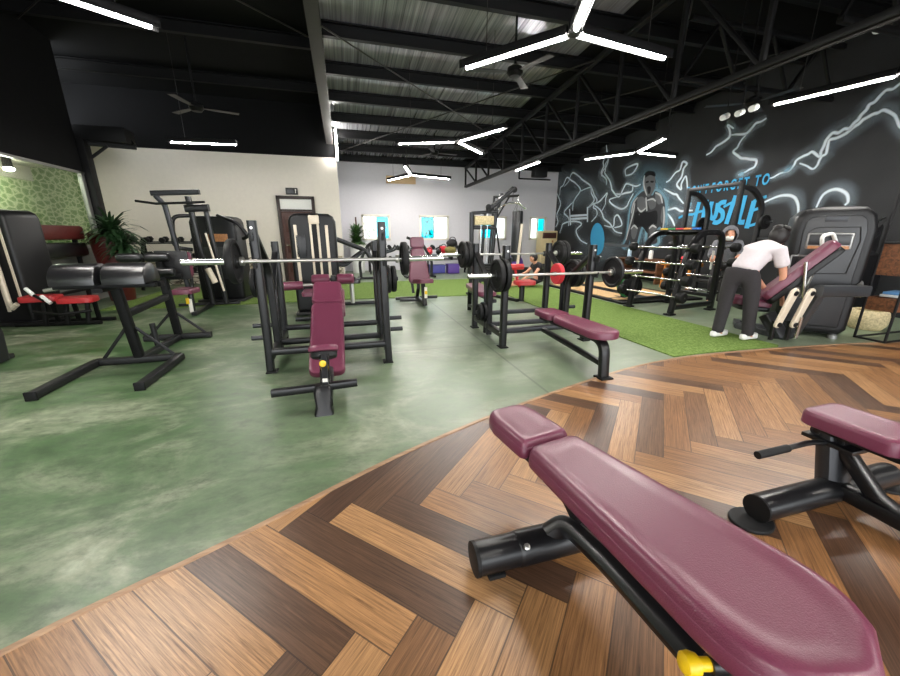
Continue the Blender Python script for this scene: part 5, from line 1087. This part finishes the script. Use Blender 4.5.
# ---- leg press at right
def leg_press():
    A_, B_ = V((5.50, 3.52, 0)), V((6.02, 2.98, 0)); d = (B_-A_).normalized(); n = V((d.y, -d.x, 0)); n = n if n.x < 0 else -n; L = (B_-A_).length
    t = thing('leg_press_machine', 'maroon leg press with a big rounded black cover, the man in white bending over it', 'exercise machine', (5.5, 3.3, 0))
    F = frame(A_, d, n)       # local x along cover, local y up, local z out of the cover to the viewer
    F = Matrix((d, V((0,0,1)), n)).transposed().to_4x4(); F.translation = A_
    h = 1.6; P = [(.1,.05),(L-.06,.05),(L,.12),(L+.02,h-.28),(L-.02,h-.1),(L-.12,h-.01),(L-.25,h),(.25,h),(.1,h-.03),(.02,h-.12),(0,h-.3),(.04,.2)]
    b = MB(); b.slab(P, .42, F @ Matrix.Translation(V((0,0,-.3))), .075, 6); b.build('cover', 'shroud_black', t)
    b = MB(); b.slab(inset_poly(P, .1), .02, F @ Matrix.Translation(V((0,0,.112))), .012, 3); pn = b.build('front_panel', 'shroud_panel', t)
    b = MB(); b.tube([F @ V((x*L, y, .135)) for x, y in ((.22,.25),(.24,.7),(.3,.8),(.78,.82),(.84,1.2),(.8,1.36),(.3,1.36),(.2,1.3))], .006, 6); b.build('panel_groove', 'matte_black', t)
    MB().box((L*.5,1.46,.128), (.2,.07,.016), m=F, bev=.006).build('badge', 'grey_metal', t)
    MB().box((L*.48,1.2,.13), (.42,.2,.02), m=F, bev=.02).build('instruction_frame', 'aluminium', t); MB().box((L*.48,1.215,.138), (.38,.13,.014), m=F, bev=.01).build('instruction_plate', 'shroud_panel', t); MB().box((L*.48,1.125,.14), (.37,.035,.014), m=F).build('instruction_plate', 'amber_panel', t, 'amber lower band of the instruction plate')
    b = MB(); b.tube([F @ V((x, y, .14)) for x, y in ((.05,.62),(.05,1.02),(.24,1.02),(.24,.62))], .012, 8, closed=True); b.build('stack_window_frame', 'aluminium', t)
    for x, z in ((.15,-.1),(L-.1,.05)): MB().lathe([(0,0),(.05,0),(.05,.04),(.03,.06),(0,.06)], Matrix.Translation(F @ V((x,0,z))), 14).build('foot', 'aluminium', t)
    # main frame in front of the cover
    q0, q1 = onZ(737, 328), onZ(790, 341)
    b = MB(); b.bar(round_path([q0+V((0,0,.04)), q1+V((0,0,.04)), onY(822, 289, 2.84)], .12, 5), .1, .09, up=(0,0,1)); b.bar([onY(818,291,2.84), onY(866,291,2.86)], .1, .13); b.bar([q0+V((-.0,.0,.036)), q0+V((.3,.25,.036))], .08, .06); b.bar([q0+V((.25,.2,.035)), q1+V((.3,.2,.035))], .08, .06); b.build('main_frame', 'frame_grey', t)
    MB().tube([onY(860,287,2.88), onY(860,283,2.96)], .03, 12).build('pivot', 'aluminium', t)
    # slanted back pad and seat
    u1 = V((5.36,2.90,1.17)); u0 = V((4.98,3.29,.50)); dd = (u1-u0); nn = V((-.5,.52,.62)); 
    b = MB(); add_pad(b, pad_outline(dd.length,.17,.12,.07), .09, frame(u0, dd, nn), r=.03); b.build('back_pad', 'maroon_vinyl', t)
    b = MB(); b.slab(pad_outline(dd.length*.98,.16,.13,.06), .07, frame(u0-nn.normalized()*.07, dd, nn), .015); b.build('pad_shell', 'shroud_black', t)
    b = MB(); add_pad(b, pad_outline(.43,.18,.16,.09), .09, frame((5.13,3.34,.40), (-.75,.45,.06)), r=.03); b.build('seat_pad', 'maroon_vinyl', t)
    b = MB(); b.slab(pad_outline(.36,.12,.14,.07), .06, frame((5.12,3.32,.335), (-.75,.45,.06)), .02).sweep([(4.98,3.22,.33),(5.02,3.14,.2),(5.1,3.1,.08)], rrect(.16,.12,.03), up=(0,1,0)); b.build('seat_shell', 'shroud_panel', t)
    for k, (x, y) in enumerate(((4.80,2.98),(4.98,2.93))):
        a_, c_ = V((x,y,.27)), V((x+.06,y-.05,.64)); b = MB(); ax = (c_-a_); m = frame(a_, ax, (0,-1,0)); l = ax.length
        oval = [(l+.055*math.cos(a), .055*math.sin(a)) for a in [-PI/2+PI*i/8 for i in range(9)]]+[(.045*math.cos(a), .045*math.sin(a)) for a in [PI/2+PI*i/8 for i in range(9)]]
        b.slab(oval, .035, m, .01); la = b.build('link_arm', 'cream_metal', t, 'pale link arm')
        for px in (0, l): b = MB(); b.lathe([(0,0),(.028,0),(.028,.012),(0,.016)], along(m @ V((px,0,.034)), m @ V((px,0,1))), 12); b.build('link_bolt', 'rubber', la)
        MB().bar([a_+V((0,.02,-.2)), a_+V((0,.02,.03))], .04, .04, up=(0,1,0)).build('link_post', 'black_metal', t)
    b = MB(); b.tube([onY(806,262,2.97), onY(803,298,2.95)], .018, 10).tube([(5.05,2.9,.1),(5.02,2.88,.36)], .02, 10); b.build('push_rod', 'chrome', t)
    b = MB(); b.bar([(5.16,3.02,.56),(5.2,3.0,.86)], .05, .05, up=(0,1,0)); b.build('pad_strut', 'worn_steel', t)
    MB().tube(round_path([onY(822,249,3.1), onY(822,236,3.1), onY(833,233,3.1), onY(837,246,3.1)], .05), .02, 10).build('cable_hood', 'white_plastic', t)
leg_press()
# chrome rail of the machine standing behind, by the mural
t = thing('stepper_machine', 'black machine with a sloping bright rail between the leg press and shelf', 'exercise machine', (7.6, 3.9, 0))
MB().bar([(6.95,3.75,.95),(7.75,3.75,1.5)], .07, .06, up=(0,1,0)).build('rail', 'chrome', t)
MB().bar([(6.9,3.8,.66),(7.8,3.8,1.3)], .06, .06, up=(0,1,0)).bar([(6.9,3.85,1.0),(7.9,3.85,1.0)], .06, .06).build('side_rail', 'grey_metal', t)
MB().box((7.6,4.1,.5), (1.3,.6,.98), bev=.08).build('body', 'shroud_black', t); MB().box((7.7,4.05,1.2), (.7,.4,.5), bev=.06).build('console', 'matte_black', t)
# ---- shelf at the right edge
def shelf():
    t = thing('shelf_unit', 'black steel shelf with wooden boxes cut off by the right edge', 'shelf', (6.6, 2.74, 0)); x0, x1, y0, y1 = 6.15, 7.1, 2.64, 2.92
    for x in (x0, x1):
        for y in (y0, y1): MB().bar([(x,y,.02),(x,y,2.1)], .024, .024, up=(0,1,0)).build('leg', 'matte_black', t)
    b = MB()
    for z in (.03, 1.18, 2.09):
        b.bar([(x0,y0,z),(x0,y1,z)], .024, .024).bar([(x1,y0,z),(x1,y1,z)], .024, .024).bar([(x0,y0,z),(x1,y0,z)], .024, .024).bar([(x0,y1,z),(x1,y1,z)], .024, .024)
    b.build('rail', 'matte_black', t)
    b = MB(); b.box(((x0+x1)/2,(y0+y1)/2,.4), (x1-x0,y1-y0,.02)).box(((x0+x1)/2,y0+.01,.47), (x1-x0,.02,.15)).box(((x0+x1)/2,y1-.01,.47), (x1-x0,.02,.15)).box((x0+.01,(y0+y1)/2,.47), (.02,y1-y0,.15)).box((x1-.01,(y0+y1)/2,.47), (.02,y1-y0,.15)); b.build('box_tray', 'shelf_wood', t)
    b = MB(); b.box(((x0+x1)/2,(y0+y1)/2,.82), (x1-x0,y1-y0,.02)).box((x0+.01,(y0+y1)/2,1.0), (.02,y1-y0,.36)).box((x1-.01,(y0+y1)/2,1.0), (.02,y1-y0,.36)).box(((x0+x1)/2,y0+.01,1.0), (x1-x0,.02,.36)); b.build('wooden_box', 'shelf_wood', t)
    for i, (m, c) in enumerate((('white_plastic','white'),('paper_blue','blue'))):
        b = MB(); b.box((0,0,0), (.3,.2,.03), bev=.004); o = b.build('magazine', m); o.location = (6.42+.02*i, 2.77, .56+.032*i); o.rotation_euler = (.0,-.0,.1*i); tag(o, ['white magazine under the blue one on the shelf tray','blue magazine lying on the white one on the shelf tray'][i], 'magazine')
    for i, x in enumerate((6.3, 6.45)): pass
shelf()
b = MB(); b.lathe([(0,0),(.16,0),(.2,.06),(.22,.15),(.2,.24),(.17,.27),(.15,.25),(.17,.15),(0,.04)], Matrix.Translation((6.72,2.86,.02)) if False else Matrix.Translation((7.0,3.25,.0)), 20); tag(b.build('wicker_basket', 'wicker'), 'round pale wicker basket on the floor behind the shelf', 'basket')

# ================================================================== PEOPLE
def skin_body(chains, name, mat, parent, sub=2, extra=None, label=None):
    """chains: list of polylines of (point, radius or (rx, ry)); shared points are merged; the first point is the root"""
    verts, edges, rad, idx = [], [], [], {}
    def vid(p, r):
        k = tuple(round(c, 4) for c in p)
        if k not in idx: idx[k] = len(verts); verts.append(p); rad.append(r)
        return idx[k]
    for ch in chains:
        ids = [vid(p, r) for p, r in ch]
        edges += [(a, c) for a, c in zip(ids, ids[1:]) if (a, c) not in edges and (c, a) not in edges]
    me = bpy.data.meshes.new(name+'_rig'); me.from_pydata([tuple(v) for v in verts], edges, []); o = bpy.data.objects.new(name+'_rig', me); COL.objects.link(o)
    m = o.modifiers.new('skin', 'SKIN'); m.use_smooth_shade = True
    sv = me.skin_vertices[0].data
    for i, r in enumerate(rad): sv[i].radius = r if isinstance(r, tuple) else (r, r); sv[i].use_root = (i == 0)
    s = o.modifiers.new('sub', 'SUBSURF'); s.levels = sub; s.render_levels = sub
    bpy.context.view_layer.update()
    me2 = bpy.data.meshes.new_from_object(o.evaluated_get(bpy.context.evaluated_depsgraph_get())); bpy.data.objects.remove(o)
    b = MB(); b.bm.from_mesh(me2); bpy.data.meshes.remove(me2)
    if extra: extra(b)
    return b.build(name, mat, parent, label, ang=80)
def hand_chains(wrist, d, side, curl, k=1.):
    """palm and five unequal bent fingers; d = direction of the hand, side = thumb side, curl = bend direction"""
    d, side, curl = V(d).normalized(), V(side).normalized(), V(curl).normalized(); w = V(wrist); palm = w+d*.05*k; C = [[(w, .026*k), (palm, (.03*k, .026*k))]]
    for i, L in enumerate((.075, .085, .08, .062)):
        r = palm+d*.03*k+side*(.027-.018*i)*k; C.append([(palm, (.03*k, .026*k)), (r, .0125*k), (r+d*L*.5*k+curl*.012*k, .0105*k), (r+d*L*.8*k+curl*.035*k, .0095*k), (r+d*L*.95*k+curl*.055*k, .008*k)])
    C.append([(w, .026*k), (w+d*.03*k+side*.035*k, .0125*k), (w+d*.06*k+side*.055*k+curl*.012*k, .011*k), (w+d*.085*k+side*.06*k+curl*.025*k, .009*k)])
    return C
def head_mb(c, fwd, up, k=1.):
    """ovoid head with brow, nose, eyes, mouth and ears; fwd = where the face looks"""
    fwd, up = V(fwd).normalized(), V(up).normalized(); rt_ = fwd.cross(up).normalized(); up = rt_.cross(fwd); M4 = Matrix((rt_, fwd, up)).transposed().to_4x4(); M4.translation = V(c); b = MB()
    r = bmesh.ops.create_uvsphere(b.bm, u_segments=20, v_segments=14, radius=1)
    for v in b.bm.verts:
        x, y, z = v.co; j = 1-.22*max(0, -z)**1.2; v.co = V((x*.076*j, y*.096*(1-.1*max(0,-z)) + (.012 if z < -.3 and y > 0 else 0), z*.118))
    b.ball((0,.098,-.012), .014, (.8,1,1.5)).ball((.078,-.005,-.01), .022, (.35,.8,1.3)).ball((-.078,-.005,-.01), .022, (.35,.8,1.3)).ball((0,.088,-.055), .018, (1.3,.5,.3))
    for v in b.bm.verts: v.co = M4 @ (v.co*k)
    return b, M4
def eyes(M4, parent, k=1.):
    b = MB()
    for s in (-1, 1): b.ball((s*.03*k,.084*k,.012*k), .009*k, (1.3,.6,.8), m=M4)
    b.build('eyes', 'hair', parent)
def man():
    t = thing('person', 'person in a white T-shirt and dark trousers bending over the leg press', 'person', (4.72, 3.42, 0))
    aL, aR = V((4.63,3.52,.075)), V((4.84,3.30,.075)); hip = V((4.71,3.42,.84)); hL, hR = hip+V((-.06,.085,-.04)), hip+V((.06,-.085,-.04)); kL, kR = V((4.66,3.52,.45)), V((4.80,3.31,.45))
    sp1, sp2, chest, nk = V((4.77,3.41,.94)), V((4.84,3.40,1.03)), V((4.93,3.39,1.12)), V((5.01,3.38,1.17)); hd = V((5.05,3.37,1.2))
    shL, shR = V((4.95,3.54,1.09)), V((4.95,3.23,1.09)); eL, eR = V((5.06,3.58,.84)), V((5.05,3.2,.84)); wL, wR = V((5.14,3.42,.62)), V((5.12,3.22,.60))
    toe = V((.13,.02,-.045))
    body = [[(hip,.1),(sp1,.1),(sp2,.105),(chest,.11),(nk,.055),(hd,.05)], [(chest,.11),(shL,.055),(eL,.04),(wL,.028)], [(chest,.11),(shR,.055),(eR,.04),(wR,.028)], [(hip,.1),(hL,.085),(kL,.055),(aL,.04),(aL+toe,.03)], [(hip,.1),(hR,.085),(kR,.055),(aR,.04),(aR+toe,.03)]]
    body += hand_chains(wL, (.3,-.1,-.5), (.2,-.6,0), (0,0,-1), .9); body += hand_chains(wR, (.3,0,-.5), (.2,.6,0), (0,0,-1), .9)
    hb, M4 = head_mb(V((5.085,3.36,1.235)), (.85,.05,-.45), (.35,0,.9), .92)
    def addhead(b): me_ = bpy.data.meshes.new('h'); hb.bm.to_mesh(me_); b.bm.from_mesh(me_); bpy.data.meshes.remove(me_)
    skin_body(body, 'body', 'skin', t, extra=addhead)
    eyes(M4, t, .92)
    skin_body([[(hip+V((.005,0,.0)),(.15,.135)),(hip+V((.02,0,.05)),(.152,.135)),(sp1,(.155,.135)),(sp2,(.165,.135)),(chest,(.17,.125)),(nk+V((-.02,0,-.01)),(.085,.08))], [(chest,(.17,.125)),(shL,.085),(V((5.0,3.57,.95)),.078),(V((5.02,3.575,.91)),.076)], [(chest,(.17,.125)),(shR,.085),(V((5.0,3.21,.95)),.078),(V((5.02,3.205,.91)),.076)]], 't_shirt', 'shirt_white', t)
    skin_body([[(hip+V((.02,0,.04)),(.142,.125)),(hip+V((0,0,-.03)),(.148,.13)),(hL,.108),(kL,.082),(aL+V((0,0,.03)),.068),(aL+V((0,0,-.015)),.068)], [(hip+V((0,0,-.03)),(.148,.13)),(hR,.108),(kR,.082),(aR+V((0,0,.03)),.068),(aR+V((0,0,-.015)),.068)]], 'trousers', 'pants_dark', t)
    for a in (aL, aR):
        b = MB(); b.slab(pad_outline(.28,.036,.046,.034), .07, frame(V((a.x-.09, a.y, .016)), (.98,.12,0)), .02, 3); b.build('shoe', 'white_plastic', t)
    b = MB(); b.ball((0,-.022,.022), .107, (.86,.98,1.08), m=M4, u=20, v=14); b.ball((0,-.1,.075), .042, (1.1,.9,1), m=M4)
    for k in range(14): a = k*.45; b.ball((.07*math.cos(a),-.04+.05*math.sin(a),.1), .025, m=M4, u=8, v=6)
    inv = M4.inverted(); geom = [v for v in b.bm.verts if (inv @ v.co).y > .062 and (inv @ v.co).z < .05]; bmesh.ops.delete(b.bm, geom=geom, context='VERTS'); b.build('hair', 'hair', t)
    b = MB(); b.ball((0,.055,-.06), .058, (1.05,.85,.75), m=M4, u=16, v=10); b.build('face_mask', 'shirt_black', t)
    t.location.x -= .1; t.location.y -= .075
man()
def woman():
    c = V((6.66, 5.20, 0)); t = thing('person', 'person in a grey hooded jacket and white face mask behind the barbell rack', 'person', c)
    f = V((-.75,-.65,0)).normalized(); s = V((-f.y, f.x, 0))   # s: to its left
    hip = c+V((0,0,.74))-f*.12; hL, hR = hip+s*.09+V((0,0,-.04)), hip-s*.09+V((0,0,-.04)); aL, aR = c+s*.12+V((0,0,.075))-f*.08, c-s*.12+V((0,0,.075))-f*.02; kL, kR = c+s*.12+f*.08+V((0,0,.42)), c-s*.12+f*.1+V((0,0,.42))
    sp, ch, nk = hip+f*.04+V((0,0,.18)), hip+f*.1+V((0,0,.33)), hip+f*.15+V((0,0,.43)); hc = hip+f*.19+V((0,0,.535))
    shL, shR = ch+s*.17+V((0,0,.04)), ch-s*.17+V((0,0,.04)); eL, eR = shL+s*.06+f*.12-V((0,0,.2)), shR-s*.05+f*.14-V((0,0,.2)); wL, wR = eL+f*.2+V((0,0,.02))-s*.05, eR+f*.2+s*.02
    body = [[(hip,.1),(sp,.1),(ch,.105),(nk,.05),(hc-V((0,0,.05)),.045)], [(ch,.105),(shL,.05),(eL,.038),(wL,.026)], [(ch,.105),(shR,.05),(eR,.038),(wR,.026)], [(hip,.1),(hL,.085),(kL,.055),(aL,.038),(aL+f*.12-V((0,0,.045)),.03)], [(hip,.1),(hR,.085),(kR,.055),(aR,.038),(aR+f*.12-V((0,0,.045)),.03)]]
    body += hand_chains(wL, f-V((0,0,.3)), -s, (0,0,-1)); body += hand_chains(wR, f-V((0,0,.3)), s, (0,0,-1))
    hb, M4 = head_mb(hc, f+V((-.1,-.15,-.1)), (0,0,1), .98)
    def addhead(b): me_ = bpy.data.meshes.new('h'); hb.bm.to_mesh(me_); b.bm.from_mesh(me_); bpy.data.meshes.remove(me_)
    skin_body(body, 'body', 'skin', t, extra=addhead); eyes(M4, t, .95)
    skin_body([[(hip-V((0,0,.06)),(.15,.13)),(sp,(.15,.13)),(ch,(.165,.135)),(nk-V((0,0,.02)),(.09,.09))], [(ch,(.165,.135)),(shL,.085),(eL,.066),(wL-f*.02,.05)], [(ch,(.165,.135)),(shR,.085),(eR,.066),(wR-f*.02,.05)]], 'hooded_jacket', 'hoodie_grey', t)
    skin_body([[(hip,(.14,.12)),(hip-V((0,0,.04)),(.14,.12)),(hL,.1),(kL,.072),(aL+V((0,0,.02)),.055),(aL-V((0,0,.01)),.055)], [(hip-V((0,0,.04)),(.14,.12)),(hR,.1),(kR,.072),(aR+V((0,0,.02)),.055),(aR-V((0,0,.01)),.055)]], 'trousers', 'pants_dark', t)
    b = MB(); b.ball((0,-.005,.0), .135, (.95,.95,1.2), m=M4, u=28, v=20); inv = M4.inverted()
    bmesh.ops.delete(b.bm, geom=[v for v in b.bm.verts if (inv @ v.co).y > .02 and ((inv @ v.co).x/.082)**2+(((inv @ v.co).z+.02)/.112)**2 < 1], context='VERTS')
    b.build('hood', 'hoodie_grey', t)
    b = MB(); b.ball((0,.05,-.05), .062, (1.05,.85,.85), m=M4, u=16, v=10); b.build('face_mask', 'white_plastic', t)
    b = MB(); b.ball((0,-.015,.03), .1, (.82,.98,1.05), m=M4, u=18, v=12); bmesh.ops.delete(b.bm, geom=[v for v in b.bm.verts if (inv @ v.co).y > .03 and (inv @ v.co).z < .07], context='VERTS'); b.build('hair', 'hair', t)
    for a in (aL, aR): b = MB(); b.slab(pad_outline(.25,.034,.042,.032), .065, frame(V((a.x, a.y, .004))-f*.08, f), .02, 3); b.build('shoe', 'shirt_black', t)
    p, q = wR+f*.09+V((0,0,.03)), wR+f*.16-V((0,0,.22)); tag(MB().tube([p-(q-p)*.25, q], .016, 12).build('massage_stick', 'white_plastic'), 'white stick in the hands of the hooded person', 'stick')
woman()
def stretcher():
    c = onZ(541, 283); c = V((4.55, 8.35, .012)); t = thing('person', 'person in black sitting on the turf with both legs stretched to the left', 'person', c)
    hip = c+V((.15,0,.12)); sp, ch, nk, hc = hip+V((-.02,0,.2)), hip+V((-.1,0,.38)), hip+V((-.17,0,.48)), hip+V((-.22,0,.58)); k1, k2 = c+V((-.3,-.07,.12)), c+V((-.3,.1,.12)); a1, a2 = c+V((-.72,-.08,.07)), c+V((-.72,.12,.07)); s1, s2 = ch+V((0,-.17,.03)), ch+V((0,.17,.03)); e1, e2 = s1+V((-.16,-.05,-.18)), s2+V((-.16,.05,-.18)); w1, w2 = e1+V((-.2,.03,-.08)), e2+V((-.2,-.03,-.08))
    body = [[(hip,.11),(sp,.1),(ch,.105),(nk,.05),(hc-V((0,0,.05)),.045)], [(ch,.105),(s1,.05),(e1,.038),(w1,.027)], [(ch,.105),(s2,.05),(e2,.038),(w2,.027)], [(hip,.11),(k1,.06),(a1,.04),(a1+V((-.03,0,.12)),.03)], [(hip,.11),(k2,.06),(a2,.04),(a2+V((-.03,0,.12)),.03)]]
    body += hand_chains(w1, (-1,0,-.3), (0,1,0), (0,0,-1)); body += hand_chains(w2, (-1,0,-.3), (0,-1,0), (0,0,-1))
    hb, M4 = head_mb(hc, (-1,-.1,-.4), (0,0,1), .95)
    def addhead(b): me_ = bpy.data.meshes.new('h'); hb.bm.to_mesh(me_); b.bm.from_mesh(me_); bpy.data.meshes.remove(me_)
    skin_body(body, 'body', 'skin', t, extra=addhead); eyes(M4, t, .95)
    skin_body([[(hip,(.14,.13)),(sp,(.15,.13)),(ch,(.16,.13)),(nk-V((0,0,.02)),(.08,.08))], [(ch,(.16,.13)),(s1,.075),(s1+V((-.08,-.03,-.1)),.066)], [(ch,(.16,.13)),(s2,.075),(s2+V((-.08,.03,-.1)),.066)]], 't_shirt', 'shirt_black', t)
    skin_body([[(hip+V((0,0,.03)),(.14,.13)),(hip,(.14,.13)),(c+V((-.05,-.08,.13)),.09),(c+V((-.2,-.07,.13)),.08)], [(hip,(.14,.13)),(c+V((-.05,.09,.13)),.09),(c+V((-.2,.1,.13)),.08)]], 'shorts', 'shirt_black', t)
    for a in (a1, a2): b = MB(); b.slab(pad_outline(.24,.034,.042,.032), .06, frame(a+V((.0,0,-.05)), (-.25,0,1), (-1,0,-.25)), .02, 3); b.build('shoe', 'red_rubber', t)
    b = MB(); b.ball((0,-.018,.02), .105, (.86,.98,1.06), m=M4, u=18, v=12); inv = M4.inverted(); bmesh.ops.delete(b.bm, geom=[v for v in b.bm.verts if (inv @ v.co).y > .06 and (inv @ v.co).z < .05], context='VERTS'); b.build('hair', 'hair', t)
stretcher()

#%%TAIL
# ------------------------------------------------------------------ daylight and exposure
w = bpy.data.worlds.new('daylight'); scn.world = w; w.use_nodes = True
bg = w.node_tree.nodes['Background']; bg.inputs[0].default_value = (.93,.97,1,1); bg.inputs[1].default_value = 1.6
scn.view_settings.view_transform = 'Standard'; scn.view_settings.look = 'None'; scn.view_settings.gamma = 1; scn.view_settings.use_curve_mapping = False
scn.view_settings.exposure = 2.0
